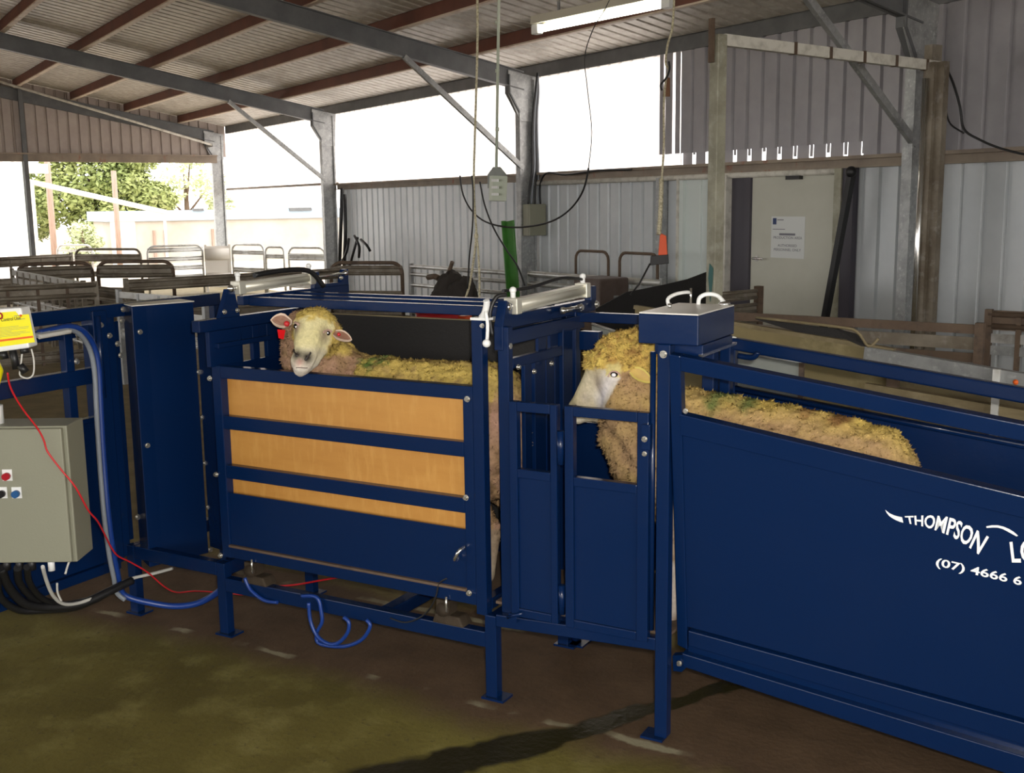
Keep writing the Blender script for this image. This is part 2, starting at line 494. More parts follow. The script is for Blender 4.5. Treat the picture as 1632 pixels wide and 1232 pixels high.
# the first sheets stop short of the girt: daylight shows in the slots between the packing pieces
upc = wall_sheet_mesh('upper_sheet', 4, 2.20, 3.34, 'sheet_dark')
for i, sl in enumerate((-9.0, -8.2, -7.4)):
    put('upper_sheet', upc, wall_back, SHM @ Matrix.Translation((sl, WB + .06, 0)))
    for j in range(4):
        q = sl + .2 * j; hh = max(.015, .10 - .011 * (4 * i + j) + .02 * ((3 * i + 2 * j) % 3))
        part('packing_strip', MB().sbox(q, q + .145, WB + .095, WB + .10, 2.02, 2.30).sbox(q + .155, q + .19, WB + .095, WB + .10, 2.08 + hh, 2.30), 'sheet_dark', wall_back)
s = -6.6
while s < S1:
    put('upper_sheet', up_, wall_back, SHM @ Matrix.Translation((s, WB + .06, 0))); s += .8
up2 = wall_sheet_mesh('clear_sheet', 2, 2.04, 3.34, 'clear_sheet')
put('clear_sheet', up2, wall_back, SHM @ Matrix.Translation((-9.4, WB + .06, 0)))
for q, h in ((-9.30, .06), (-9.18, .11), (-9.04, .07)): part('packing_strip', MB().sbox(q - h / 2, q + h / 2, WB + .045, WB + .052, 2.2, 3.34), 'sheet_dark', wall_back)
for a, b in zip(FRAMES[:-1], FRAMES[1:]):
    if a > -23:
        part('girt', MB().sbox(a, b, WB - .09, WB + .05, 2.045, 2.075).sbox(a, b, WB - .02, WB + .05, 1.97, 2.045).sbox(a, b, WB - .085, WB - .02, 1.97, 1.985), 'girt', wall_back)
part('girt', MB().sbox(-23.4, -17.7, WB - .03, WB + .03, 2.06, 2.10), 'girt', wall_back)
part('door_track', MB().tube([SW(-11.55, WB - .07, 1.945), SW(-6.72, WB - .07, 1.945)], .03, 10), 'bar_white', wall_back)

# far gable: sheeting over an open bay, a translucent leaf on its near side
wall_left = root('wall_left')
w = 7.98
while w > -8.0:
    n = 4; P = profile(n); z0 = 2.76 if w > 2.2 else 0
    vs = [(-b, -a, z0) for a, b in P] + [(-b, -a, zpurl(w - a) + .15) for a, b in P]; k = len(P)
    me = local_mesh('gable_sheet', vs, [(i, i + 1, k + i + 1, k + i) for i in range(k - 1)], 'gable')
    put('gable_sheet', me, wall_left, SHM @ Matrix.Translation((S0 - .04, w, 0))); w -= .8
part('girt', MB().sbox(S0 - .03, S0 + .06, -8, 7.75, 2.63, 2.765).sbox(S0 - .03, S0 + .12, -8, 7.75, 2.765, 2.795), 'girt', wall_left)
part('mullion', MB().sbox(S0, S0 + .09, 3.92, 4.0, 0, zpurl(3.95)), 'rafter', wall_left)
me = wall_sheet_mesh('clear_leaf', 9, 0, 2.63, 'clear_sheet')
put('clear_leaf', me, wall_left, SHM @ Matrix.Translation((S0 - .02, 3.9, 0)) @ Matrix.Rotation(math.radians(-90), 4, 'Z'))
part('leaf_edge', MB().sbox(S0 - .06, S0, 3.9, 3.94, 0, 2.63), 'white_board', wall_left)

# the near long wall, behind the viewer
wall_front = root('wall_front')
wf = wall_sheet_mesh('wall_sheet', 4, 0, 1.2, 'sheet_dark')
s = S0
while s < S1:
    put('wall_sheet', wf, wall_front, SHM @ Matrix.Translation((s, -8.0, 0))); s += .8
for fr in FRAMES: part('post', MB().sbox(fr - .05, fr + .05, -7.95, -7.75, 0, 3.2), 'galv', wall_front)

# roof
ceiling = root('ceiling')
P = profile(4); k = len(P)
def roof_mesh(sign):
    zz = lambda w: zpurl(w) + .152
    vs = [(a, sign * 8.15, zz(8.15) + b) for a, b in P] + [(a, 0, zz(0) + b) for a, b in P]
    return local_mesh('roof_sheet', vs, [(i, i + 1, k + i + 1, k + i) for i in range(k - 1)], 'roofsheet')
for sign in (1, -1):
    rm = roof_mesh(sign); s = S0 - .1
    while s < S1:
        put('roof_sheet', rm, ceiling, SHM @ Matrix.Translation((s, 0, 0))); s += .8
PW = (7.98, 6.97, 5.9, 4.88, 3.85, 2.79, 1.74, .7)
for i, wv in enumerate(PW):
    for a, b in zip(FRAMES, FRAMES[1:]):
        z = zpurl(wv)
        mm = 'rafter' if i == 0 else 'redox'
        o = part('purlin', MB().sbox(a, b, wv, wv + .012, z, z + .15).sbox(a, b, wv, wv + .065, z + .14, z + .15), mm, ceiling)
        part('flange', MB().sbox(a, b, wv - .002, wv + .07, z - .004, z + .012), 'rafter' if i == 0 else 'redox_lip', o)
for wv in (-1.0, -3.5, -6.0, -7.9):
    part('purlin', MB().sbox(S0, S1, wv - .06, wv, zpurl(wv), zpurl(wv) + .15), 'redox', ceiling)
for fr in FRAMES:
    for sg in (1, -1):
        def rb(h0, h1, t, s_=fr, g_=sg):
            a = g_ * 7.72; zz = zraft
            return [SW(s_ - t, a, zz(a) + h0), SW(s_ + t, a, zz(a) + h0), SW(s_ + t, 0, zz(0) + h0), SW(s_ - t, 0, zz(0) + h0),
                    SW(s_ - t, a, zz(a) + h1), SW(s_ + t, a, zz(a) + h1), SW(s_ + t, 0, zz(0) + h1), SW(s_ - t, 0, zz(0) + h1)]
        o = part('rafter', MB().hexa(rb(.0, .225, .012)), 'rafter', ceiling)
        part('flange', MB().hexa(rb(0, .014, .045)).hexa(rb(.213, .226, .045)), 'rafter', o)

# columns of the long wall
for i, (fr, lab) in enumerate(((-23.45, 'grey steel corner column at the far gable opening'),
                               (-17.66, 'grey steel column beside the left end of the sheeted long wall'),
                               (-11.60, 'galvanised column carrying the junction box and its cables'),
                               (-5.87, 'mottled galvanised column right of the cream door'),
                               (0.0, 'galvanised wall column outside the picture on the right'))):
    if i == 4: continue
    t = thing('steel_column', SW(fr, 7.78, 0), lab, 'column')
    part('post', MB().sbox(fr - .05, fr + .05, 7.645, 7.665, 0, 2.82).sbox(fr - .012, fr + .012, 7.66, 7.90, 0, 3.2).sbox(fr - .05, fr + .05, 7.86, 7.885, 0, 3.2), 'galv', t)
    part('haunch_plate', MB().prism([SW(fr + .02, 7.665, 2.70), SW(fr + .02, 7.90, 2.70), SW(fr + .02, 7.93, zraft(7.93) + .2), SW(fr + .02, 7.50, zraft(7.5) + .19), SW(fr + .02, 7.50, 3.02)], SX * .012), 'galv', t)
    part('haunch_flange', MB().hexa([SW(fr - .05, 7.50, 3.03), SW(fr + .05, 7.50, 3.03), SW(fr + .05, 7.515, 3.03), SW(fr - .05, 7.515, 3.03), SW(fr - .05, 7.50, 3.25), SW(fr + .05, 7.50, 3.25), SW(fr + .05, 7.515, 3.25), SW(fr - .05, 7.515, 3.25)])
         .hexa([SW(fr - .05, 7.645, 2.80), SW(fr + .05, 7.645, 2.80), SW(fr + .05, 7.665, 2.80), SW(fr - .05, 7.665, 2.80), SW(fr - .05, 7.50, 3.03), SW(fr + .05, 7.50, 3.03), SW(fr + .05, 7.52, 3.03), SW(fr - .05, 7.52, 3.03)]), 'rafter', t)
    if i: part('knee_brace', MB().beam(SW(fr + .03, 7.70, 2.13), SW(fr + .03, 6.08 if i < 3 else 6.12, zraft(6.08)), .045, .06), 'galv', t)

# door and the pieces either side of it
door = root('door_1')
part('door_leaf', MB().sbox(-7.82, -6.78, 7.88, 7.93, 0.02, 1.93), 'door', door, bevel=.004)
part('door_handle', MB().cyl(SW(-7.735, 7.88, 1.14), SW(-7.735, 7.82, 1.14), .012).cyl(SW(-7.745, 7.825, 1.14), SW(-7.60, 7.825, 1.14), .011).cyl(SW(-7.735, 7.882, 1.14), SW(-7.735, 7.872, 1.14), .028), 'steel', door)
part('door_jamb', MB().sbox(-6.78, -6.70, 7.84, 7.95, 0, 1.97), 'post_cream', door)
part('door_reveal', MB().sbox(-6.70, -6.58, 7.86, 7.93, 0, 1.97), 'dark_board', door)
part('door_jamb', MB().sbox(-7.90, -7.83, 7.86, 7.95, 0, 1.97), 'dark_board', door)
part('door_closer', MB().sbox(-7.35, -7.18, 7.83, 7.88, 1.885, 1.92), 'cable_black', door)
trim = root('trim_1')
part('cladding_panel', MB().sbox(-8.86, -8.80, 7.86, 7.94, 0, 1.93).sbox(-8.80, -8.60, 7.90, 7.94, 0, 1.93).sbox(-8.60, -8.55, 7.885, 7.94, 0, 1.93).sbox(-8.55, -8.38, 7.90, 7.94, 0, 1.93).sbox(-8.38, -8.33, 7.885, 7.94, 0, 1.93).sbox(-8.33, -8.20, 7.90, 7.94, 0, 1.93), 'white_board', trim)
part('post', MB().sbox(-8.88, -8.855, 7.84, 7.95, 0, 1.95), 'bar_white', trim)
part('post', MB().sbox(-8.19, -8.12, 7.82, 7.95, 0, 1.95), 'bar_white', trim)
part('dark_panel', MB().sbox(-8.12, -7.90, 7.90, 7.95, 0, 1.95), 'dark_board', trim)
part('post', MB().sbox(-9.21, -9.13, 7.84, 7.95, 0, 1.95), 'galv', trim)

# ------------------------------------------------------------------ outside the far end
def foliage(mb, blobs, n, size):
    for i in range(n):
        c, r = random.choice(blobs)
        d = Vector((random.gauss(0, 1), random.gauss(0, 1), random.gauss(0, 1))).normalized()
        p = Vector(c) + Vector((d.x * r, d.y * r, d.z * r * .8)) * random.uniform(.6, 1.05)
        a = Vector((random.gauss(0, 1), random.gauss(0, 1), random.gauss(0, .6))).normalized(); b = a.cross(d).normalized()
        s_ = size * random.uniform(.6, 1.3)
        q = a * s_; e = b * s_ * .45
        mb.add([p - q, p + e, p + q, p - e], [(0, 1, 2, 3)])
def tree(loc, blobs, n, size, m, lab, h):
    t = thing('tree', loc, lab, 'tree')
    mb = MB(); foliage(mb, [(Vector(loc) + Vector(c), r) for c, r in blobs], n, size)
    part('foliage', mb, m, t, kind='stuff', fix=False)
    tk = MB().tube([loc, Vector(loc) + Vector((.1, 0, h * .5)), Vector(loc) + Vector((0, .1, h))], .22, 8, r2=.08)
    for c, r in blobs[:4]: tk.tube([Vector(loc) + UP * (h * .45), Vector(loc) + Vector(c)], .08, 6, r2=.03)
    part('trunk', tk, 'bark', t)
random.seed(3)
def blobset(cs): return [(SX * a + SV * b + UP * z, r) for a, b, z, r in cs]
tree(SW(-44, 9.6, -.1), blobset([(0, 0, 3.0, 1.5), (.3, -1.2, 2.2, 1.2), (0, 1.2, 2.6, 1.25), (.4, .3, 1.3, 1.3), (0, -.6, 4.2, 1.3), (0, 1.6, 3.9, 1.1), (.5, 2.2, 2.1, .9), (0, 0, 5.2, 1.4), (.2, 1.9, 1.3, .8)]), 24000, .11, 'leaf', 'broad green tree beyond the far gable opening', 3)
tree(SW(-47, 7.4, -.1), blobset([(0, 0, 2.6, 1.3), (0, .5, 1.4, 1.1), (0, -.5, 4.0, 1.2), (0, -1.6, 3.2, 1.2), (0, .5, 5.2, 1.2)]), 12000, .11, 'leaf', 'dark green tree behind the left wooden pole', 3)
tree(SW(-60, 18.0, -.1), blobset([(0, 0, 3.6, 1.3), (0, 1.4, 3.0, 1.1), (0, -1.0, 2.5, 1.0), (.4, .3, 4.6, 1.0), (0, 1.9, 1.9, .8)]), 1500, .16, 'leaf_pale', 'pale tree right of the green one, washed-out light painted into its leaves', 3)
tree(SW(-36, 7.55, -.06), blobset([(0, 0, 1.1, .42), (0, .35, .75, .3), (0, -.3, .6, .35), (.1, .1, .35, .35)]), 1500, .06, 'leaf_pale', 'small pale shrub in front of the low outbuilding', .6)
b = thing('outbuilding', SW(-37, 18, -.06), 'long low pale outbuilding with a light blue fascia beyond the yard', 'building')
part('wall', MB().sbox(-38.5, -36, 8.45, 30, -.06, 1.32), 'brick', b)
part('fascia', MB().sbox(-38.7, -35.9, 8.3, 30.2, 1.30, 1.62), 'paleblue', b)
part('corner_panel', MB().sbox(-36.02, -35.95, 8.4, 9.15, -.06, 1.32), 'cream_rail', b)
for wv in (9.7, 10.05, 11.6):
    part('batten', MB().sbox(-36.02, -35.94, wv, wv + .07, -.06, 1.0), 'pole_wood', b)
part('vent', MB().sbox(-36.0, -35.85, 11.0, 11.35, 1.6, 1.68), 'rafter', b)
part('vent', MB().sbox(-36.0, -35.85, 14.3, 15.1, 1.55, 1.66), 'rafter', b)
p = SW(-32, 5.95, -.06); pt = thing('wooden_pole', p, 'tall weathered wooden pole nearest the white gable leaf', 'pole')
part('pole', MB().tube([p, p + UP * 3.6], .085, 10, r2=.075), 'pole_wood', pt)
p = SW(-32, 7.66, -.06); pt = thing('wooden_pole', p, 'shorter pale wooden pole in front of the outbuilding', 'pole')
part('pole', MB().tube([p, p + UP * 2.8], .075, 10, r2=.07), 'pole_wood', pt)
a0, a1 = SW(-31, 5.3, 2.42), SW(-31, 8.75, 1.58)
t = thing('loading_boom', SW(-31, 7, 1.6), 'long white boom pipe sloping down across the green tree', 'boom')
part('pipe', MB().cyl(a0, a1, .07), 'cream_rail', t)
part('stand', MB().beam(SW(-31, 5.34, 0), SW(-31, 5.34, 2.45), .1, .1, SX).beam(SW(-31, 5.2, 2.75), SW(-31, 5.75, 2.75), .3, .24), 'cream_rail', t)
part('stand', MB().beam(SW(-31, 8.7, -.06), SW(-31, 8.7, 1.6), .06, .06, SX), 'cream_rail', t)
# ------------------------------------------------------------------ yard fences and gates behind the machine
def panel(name, a, b, top, rails, m, lab, rounded=False, ups=0, post=.045, low=.12, rail_m=None, pipe=False, upr_m=None, group=None, cat='gate'):
    """portable yard panel between ground points a and b; rails = [(height, depth)]"""
    a = Vector(a).copy(); b = Vector(b).copy(); a.z = b.z = 0
    t = thing(name, (a + b) / 2, lab, cat, group)
    d = (b - a).normalized(); L = (b - a).length; nrm = Vector((-d.y, d.x, 0))
    r = post / 2
    if rounded:
        k = min(.14, L * .2)
        pts = [a, a + UP * (top - k)]
        for i in range(1, 6):
            q = math.pi / 2 * i / 6; pts.append(a + UP * (top - k + k * math.sin(q)) + d * (k - k * math.cos(q)))
        pts += [a + d * k + UP * top, b - d * k + UP * top]
        for i in range(1, 6):
            q = math.pi / 2 * (1 - i / 6); pts.append(b + UP * (top - k + k * math.sin(q)) - d * (k - k * math.cos(q)))
        pts += [b + UP * (top - k), b]
        part('frame', MB().tube(pts, r, 8), m, t)
    else:
        for q in (a, b): part('post', MB().beam(q, q + UP * top, post, post, d), m, t)
    for z, h in rails:
        mb = MB()
        if pipe: mb.tube([a + UP * z, b + UP * z], h / 2, 8)
        else:
            mb.beam(a + UP * z, b + UP * z, .016, h)
            if h > .075:      # rolled ribs along the pressed rail
                for e in (-.3, .3):
                    for q in (-1, 1): mb.tube([a + UP * (z + h * e) + nrm * (.006 * q), b + UP * (z + h * e) + nrm * (.006 * q)], h * .15, 8)
        rm_ = rail_m[len([c for c in t.children if c.name.startswith('rail')]) % len(rail_m)] if isinstance(rail_m, list) else (rail_m or m)
        part('rail', mb, rm_, t)
    for i in range(ups):
        q = a + d * (L * (i + 1) / (ups + 1))
        part('upright', MB().beam(q + UP * low, q + UP * (top - .03), .035, .03, d), upr_m or m, t)
    return t

R5 = [(.88, .09), (.70, .09), (.52, .09), (.34, .09), (.18, .09)]
# outside and far yard
panel('yard_gate', SW(-21.93, 4.45), SW(-20.81, 5.36), .96, [(.80, .14), (.5, .1), (.2, .1)], 'galv_dark', 'round cornered yard gate with one deep dark rail, in the gable opening', True)
panel('yard_gate', SW(-22.05, 5.81), SW(-22.12, 6.92), .96, R5, 'galv_bright', 'bright five rail yard gate left of the far corner column', True)
panel('yard_gate', SW(-21.9, 7.47), SW(-21.0, 7.80), .96, [(.80, .08), (.45, .1), (.2, .1)], 'galv_bright', 'bright yard gate just right of the far corner column', True, rail_m='galv_bright')
panel('yard_gate', SW(-20.9, 7.80), SW(-20.45, 8.0), .92, [(.74, .08), (.45, .1), (.2, .1)], 'galv_bright', 'narrow bright yard gate between two wider ones in the open bay', True)
panel('yard_gate', SW(-20.2, 8.0), SW(-19.4, 8.4), .92, [(.74, .13), (.42, .1), (.2, .1)], 'galv_bright', 'rightmost bright yard gate of the open bay, with a deep rail', True)
wp = SW(-22.0, 7.15)
panel('sheeted_panel', SW(-22.1, 6.98), SW(-21.95, 7.42), .96, [(.52, .82)], 'cream_rail', 'plain white sheeted panel standing under the far corner column')
panel('yard_fence', SW(-19.8, 2.5), SW(-20.4, 4.06), .96, [(.85, .17), (.52, .12), (.2, .12)], 'galv_dark', 'brown yard fence with a deep top rail at the far left', ups=5, cat='fence')
panel('yard_gate', SW(-26, 4.9), SW(-25.4, 5.5), .92, [(.8, .05), (.6, .05), (.4, .05)], 'galv_bright', 'little pale rounded gate out in the sun by the gable leaf', True)
# middle yard
panel('yard_gate', SW(-15.74, 2.45), SW(-15.59, 3.36), .99, [(.87, .17), (.45, .14), (.2, .1)], 'rusty', 'left one of two dark round cornered gates side by side', True, post=.05, rail_m='galv_dark')
panel('yard_gate', SW(-15.66, 3.45), SW(-15.04, 4.29), .99, [(.86, .18), (.45, .14), (.2, .1)], 'rusty', 'right one of two dark round cornered gates side by side', True, post=.05, rail_m='galv_dark')
panel('slatted_pen_side', SW(-15.58, 2.36), SW(-12.35, 2.56), .95, [(.90, .07), (.80, .07), (.55, .12), (.3, .1)], 'galv_dark', 'short pen side of bright rails receding behind the two dark gates', ups=9, rail_m='galv_bright', cat='fence')
panel('yard_fence', SW(-12.05, 1.2), SW(-11.96, 2.60), .96, [(.87, .17), (.52, .16), (.2, .12)], 'galv_dark', 'deep railed dark fence at left behind the yellow label', ups=4, upr_m='rusty', cat='fence')
panel('yard_fence', SW(-12.22, 2.97), SW(-12.53, 5.62), .96, [(.88, .13), (.52, .14), (.2, .12)], 'galv_dark', 'long dark rail fence running behind the left air cylinder', ups=1, cat='fence')
panel('pen_side', SW(-14.6, 2.62), SW(-12.2, 2.97), .86, [(.76, .16), (.5, .16), (.2, .2)], 'galv_dark', 'closed pen side of wide dull rails between the two dark fences', rail_m='galv_dark', cat='fence')
panel('slatted_pen_side', SW(-11.0, 2.6), SW(-9.6, 3.0), .93, [(.88, .06), (.72, .07), (.5, .1)], 'galv', 'short bright pen side just behind the blue wing top rail', ups=3, rail_m='galv_bright', cat='fence')
panel('yard_gate', SW(-13.5, 5.92), SW(-12.8, 6.61), .96, [(.86, .13), (.52, .15), (.3, .1)], 'rusty', 'rusty round cornered gate right of the second column', True, post=.05, rail_m='galv_dark')
# along the long wall
panel('pipe_fence', SW(-12.9, 6.80), SW(-10.75, 6.98), .94, [(.90, .055), (.80, .05), (.66, .05), (.5, .05), (.3, .05)], 'galv', 'galvanised pipe fence along the long wall left of the green post', pipe=True, ups=2, rail_m='galv_bright', cat='fence')
panel('pipe_fence', SW(-10.5, 7.06), SW(-8.35, 7.2), .95, [(.90, .07), (.79, .06), (.66, .06), (.5, .05), (.3, .05)], 'galv', 'galvanised pipe fence along the long wall right of the junction box', pipe=True, ups=1, rail_m='galv_bright', cat='fence')
for (s0, s1, lab) in ((-9.82, -9.28, 'left bent pipe hoop standing on the pipe fence'), (-9.05, -8.48, 'right bent pipe hoop standing on the pipe fence')):
    a, b = SW(s0, 7.22, .6), SW(s1, 7.25, .6); k = .09; d = (b - a).normalized()
    t = thing('pipe_hoop', (a + b) / 2, lab, 'hoop')
    pts = [a, a + UP * (.58 - k)] + [a + UP * (.58 - k + k * math.sin(q)) + d * (k - k * math.cos(q)) for q in (.4, .8, 1.2)] + [a + d * k + UP * .58, b - d * k + UP * .58] + \
          [b + UP * (.58 - k + k * math.sin(q)) - d * (k - k * math.cos(q)) for q in (1.2, .8, .4)] + [b + UP * (.58 - k), b]
    part('hoop', MB().tube(pts, .016, 8), 'rusty', t)
    for e in (a, b): part('clamp', MB().box(e - Vector((.025, .025, .0)), e + Vector((.025, .025, .06))), 'rusty', t)
# right side of the yard
panel('yard_fence', SW(-6.95, 6.6), SW(-6.98, 7.14), .95, [(.88, .09), (.76, .09), (.62, .09), (.4, .12)], 'rusty', 'short dark railed fence in front of the cream door', rail_m='galv_dark', post=.06, cat='fence')
panel('board_fence', SW(-5.6, 5.2), SW(-3.9, 5.82), .97, [(.93, .055), (.845, .075), (.76, .055), (.67, .08), (.57, .08), (.44, .1)], 'rusty', 'rusty horizontal board fence under the cream door and right of the blue box', rail_m=['rusty', 'galv_dark', 'rusty', 'timber', 'rusty', 'timber'], post=.05, cat='fence')
panel('board_fence', SW(-4.35, 6.58), SW(-3.1, 7.0), .97, [(.90, .13), (.78, .06), (.70, .06), (.42, .12)], 'rusty', 'rusty fence with bright pipes right of the tall steel post', ups=6, rail_m=['rusty', 'galv_bright', 'galv', 'rusty'], cat='fence')
for z, m in ((.62, 0),): pass

# dark sacking, tin box, belting
def lump(name, pts, m, lab, cat, seed, vox=.03):
    random.seed(seed); mb = MB()
    for c, r in pts: mb.ball(c, r, 24, 16)
    for v in mb.v:
        v += Vector((noise.noise(v * 7 + Vector((seed, 0, 0))), noise.noise(v * 7 + Vector((0, seed, 9))), noise.noise(v * 7))) * .05 + Vector((noise.noise(v * 19), noise.noise(v * 19 + Vector((3, 3, 3))), noise.noise(v * 23))) * .03
    return mb
c = WP(720, 440, 6.2); c.z = 0
t = thing('sacking_heap', c, 'dark heap of sacking slumped over the pipe fence, behind the rope', 'sacking')
mb = lump('cloth', [(c + UP * .62, (.26, .2, .30)), (c + UP * .3 + SX * .1, (.34, .3, .32)), (c + UP * .66 + SX * .25, (.17, .14, .25)), (c + UP * .45 - SX * .25, (.18, .18, .3)), (c + UP * .82 + SX * .02, (.09, .09, .15))], 'tin_dark', '', '', 5)
part('cloth', mb, 'tin_dark', t)
part('strap', MB().tube([c - SX * .6 + UP * .45, c - SX * .22 + UP * .75, c + SX * .02 + UP * 1.06], .025, 6, smooth_path=4), 'rusty', t)
part('strap', MB().tube([c - SX * .55 + UP * .86, c - SX * .4 + UP * .88, c - SX * .3 + UP * .86], .035, 6), 'rusty', t)
t = thing('tin_box', SW(-8.85, 6.8, .0), 'dull brown tin box beside the air cylinder, left of the belting', 'box')
part('body', MB().sbox(-9.05, -8.62, 6.62, 7.0, .62, .955), 'rust_box', t, bevel=.02)
part('catch', MB().sbox(-8.62, -8.60, 6.80, 6.85, .70, .78), 'galv', t)
part('stand', MB().sbox(-9.05, -7.6, 6.55, 6.62, .45, .70).sbox(-9.0, -8.94, 6.6, 6.95, 0, .62).sbox(-8.72, -8.66, 6.6, 6.95, 0, .62), 'rusty', t)
t = thing('belting_curtain', SW(-6.9, 6.0, 0), 'curved black rubber belting standing behind the blue control box', 'belting')
pts = [(-7.0, 5.35, .86), (-7.05, 5.7, .97), (-7.1, 6.1, 1.0), (-7.2, 6.5, 1.03), (-7.35, 6.95, 1.09)]
vs = []
for s_, w_, z_ in pts: vs += [SW(s_, w_, .25), SW(s_, w_, z_)]
fr = [[2 * i, 2 * i + 2, 2 * i + 3, 2 * i + 1] for i in range(4)]
mb = MB().add(vs, fr); mb.add([v - SX * .012 for v in vs], [f[::-1] for f in fr]); n = len(vs)
mb.f += [[2 * i + 1, 2 * i + 3, n + 2 * i + 3, n + 2 * i + 1] for i in range(4)]; mb.sm += [False] * 4
part('sheet', mb, 'rubber', t)
part('support', MB().tube([SW(-7.1, 5.4, .3), SW(-7.4, 6.95, .3)], .03, 8).tube([SW(-7.1, 5.4, 0), SW(-7.1, 5.4, .8)], .03, 8).tube([SW(-7.42, 6.95, 0), SW(-7.42, 6.95, .9)], .03, 8), 'rusty', t)

# stained plywood and grey sheets of the next race, right of the machine
t = thing('plywood_race_side', YP(1280, 560, 2.2), 'olive stained plywood side of the next race, under the rusty boards', 'plywood sheet')
a, b = YP(1012, 492, 2.25), YP(1426, 562, 2.05)
a2, b2 = Vector((a.x, a.y, .35)), Vector((b.x, b.y, .3))
part('panel', MB().prism([a2, b2, b, a], Vector((0, .02, 0))), 'plywood_old', t)
part('capping', MB().beam(a + UP * .01, b + UP * .01, .03, .02), 'timber', t)
part('cleat', MB().beam(Vector((b.x - .01, b.y - .015, .3)), b, .04, .05, Vector((1, 0, 0))), 'rusty', t)
a, b = YP(1424, 562, 2.06), YP(1700, 606, 1.9)
t = thing('lower_race_rails', Vector((b.x, b.y, 0)), 'weathered rails and beam low down beyond the upper blue race rail', 'fence')
for px in (0, 58, 92):
    part('rail', MB().beam(YP(1380, 562 + px, 2.06), YP(1700, 618 + px, 1.85), .04, .06), 'timber' if px else 'galv', t)
part('infill', MB().prism([YP(1372, 580, 2.12), YP(1700, 640, 1.95), YP(1700, 668, 1.95), YP(1372, 604, 2.12)], Vector((0, .02, 0))), 'timber', t)
part('post', MB().beam(Vector(YP(1589, 650, 1.9)[:2] + (.2,)) if False else Vector((YP(1589, 620, 1.9).x, 1.88, .2)), YP(1589, 588, 1.88), .03, .03, Vector((1, 0, 0))), 'galv_bright', t)
part('marker', MB().ball(YP(1619, 609, 1.88), .012), 'orange_red', t)
t = thing('torn_belting_strip', YP(1340, 545, 2.03), 'torn curling strip of dusty belting on the plywood top edge', 'belting')
part('strip', MB().prism([YP(1205, 508, 2.1), YP(1335, 524, 2.02), YP(1366, 532, 2.0), YP(1384, 552, 2.0), YP(1374, 551, 2.0), YP(1350, 540, 2.0), YP(1270, 528, 2.05)], Vector((0, -.02, .0))), 'rubber', t)
part('edge', MB().tube([YP(1205, 506, 2.1), YP(1335, 521, 2.0), YP(1366, 529, 1.99), YP(1384, 552, 1.98), YP(1400, 540, 1.98)], .007, 6, smooth_path=4), 'timber', t)
t = thing('grey_sheet_panel', YP(980, 580, 1.5), 'flat grey sheet metal panel standing behind the wool of the right sheep', 'sheet')
q = [YP(943, 516, 1.5), YP(1080, 560, 1.5)]; 
part('sheet', MB().prism([Vector((q[0].x, 1.5, .5)), Vector((q[1].x, 1.5, .45)), q[1], q[0]], Vector((0, .01, 0))), 'greysheet', t)
part('rim', MB().tube([q[0], q[1]], .006, 6), 'galv_bright', t)
t = thing('grey_sheet_panel', YP(1230, 600, 1.45), 'flat grey sheet with a rusty right edge beside the hooked blue lever', 'sheet')
q = [YP(1168, 561, 1.45), YP(1278, 578, 1.45)]
part('sheet', MB().prism([Vector((q[0].x, 1.45, .45)), Vector((q[1].x, 1.45, .45)), q[1], q[0]], Vector((0, .01, 0))), 'greysheet', t)
part('edge', MB().beam(Vector((q[1].x, 1.445, .45)), q[1], .02, .02, Vector((1, 0, 0))), 'rusty', t)
part('rim', MB().tube([q[0], q[1]], .006, 6), 'galv', t)

# two tall posts and the crossbar in front of the cream door
sC = -5.56
t = thing('gantry_frame', SW(sC, 6.3, 0), 'tall post and crossbar frame standing in front of the cream door', 'frame')
part('post', MB().sbox(sC - .04, sC + .045, 5.22, 5.30, 0, 2.78), 'post_cream', t, bevel=.006, label='cream stained square post')
part('post_cap', MB().sbox(sC - .02, sC + .02, 5.19, 5.21, 2.6, 2.88), 'rusty', t)
part('post', MB().sbox(sC - .05, sC + .02, 7.46, 7.58, 0, 2.86).sbox(sC + .02, sC + .09, 7.40, 7.44, 0, 2.72).sbox(sC + .09, sC + .15, 7.44, 7.5, 0, 2.72), 'galv_dark', t, label='rust streaked channel post')
part('conduit', MB().cyl(SW(sC + .03, 7.38, 0), SW(sC + .03, 7.38, 2.6), .022), 'steel', t)
part('crossbar', MB().beam(SW(sC, 5.3, 2.75), SW(sC, 7.62, 2.70), .05, .075), 'bar_white', t)
for i in range(5):
    w_ = 5.95 + i * .36
    part('band', MB().beam(SW(sC, w_, 2.75 - (w_ - 5.3) * .0215), SW(sC, w_ + .03, 2.75 - (w_ - 5.3) * .0215), .056, .082), 'rusty', t)
part('paint_mark', MB().prism([SW(sC + .0, 5.213, 1.28), SW(sC + .035, 5.213, 1.25), SW(sC + .03, 5.213, 1.15), SW(sC + .012, 5.213, 1.02), SW(sC - .01, 5.213, 1.18)], SV * .004), 'teal', t)
t = thing('leaning_strut', SW(-6.58, 7.7, 0), 'black strut leaning in the corner right of the cream door', 'strut')
part('bar', MB().beam(SW(-6.76, 7.72, .45), SW(-6.50, 7.74, 1.93), .05, .06, SV), 'cable_black', t)
part('hook', MB().ball(SW(-6.50, 7.73, 1.93), .05), 'cable_black', t)
t = thing('green_post', SW(-10.5, 6.9, 0), 'green painted channel post leaning in front of the junction box column', 'post')
a, b = WP(823, 500, 6.9), WP(812, 352, 6.9)
part('channel', MB().beam(a, b, .022, .17, SX).beam(a - SX * .08 - SV * .03, b - SX * .08 - SV * .03, .06, .02, SX), 'green', t, bevel=.004)
part('foot', MB().beam(Vector((a.x, a.y, 0)), a + UP * .02, .08, .08, SX), 'green', t)

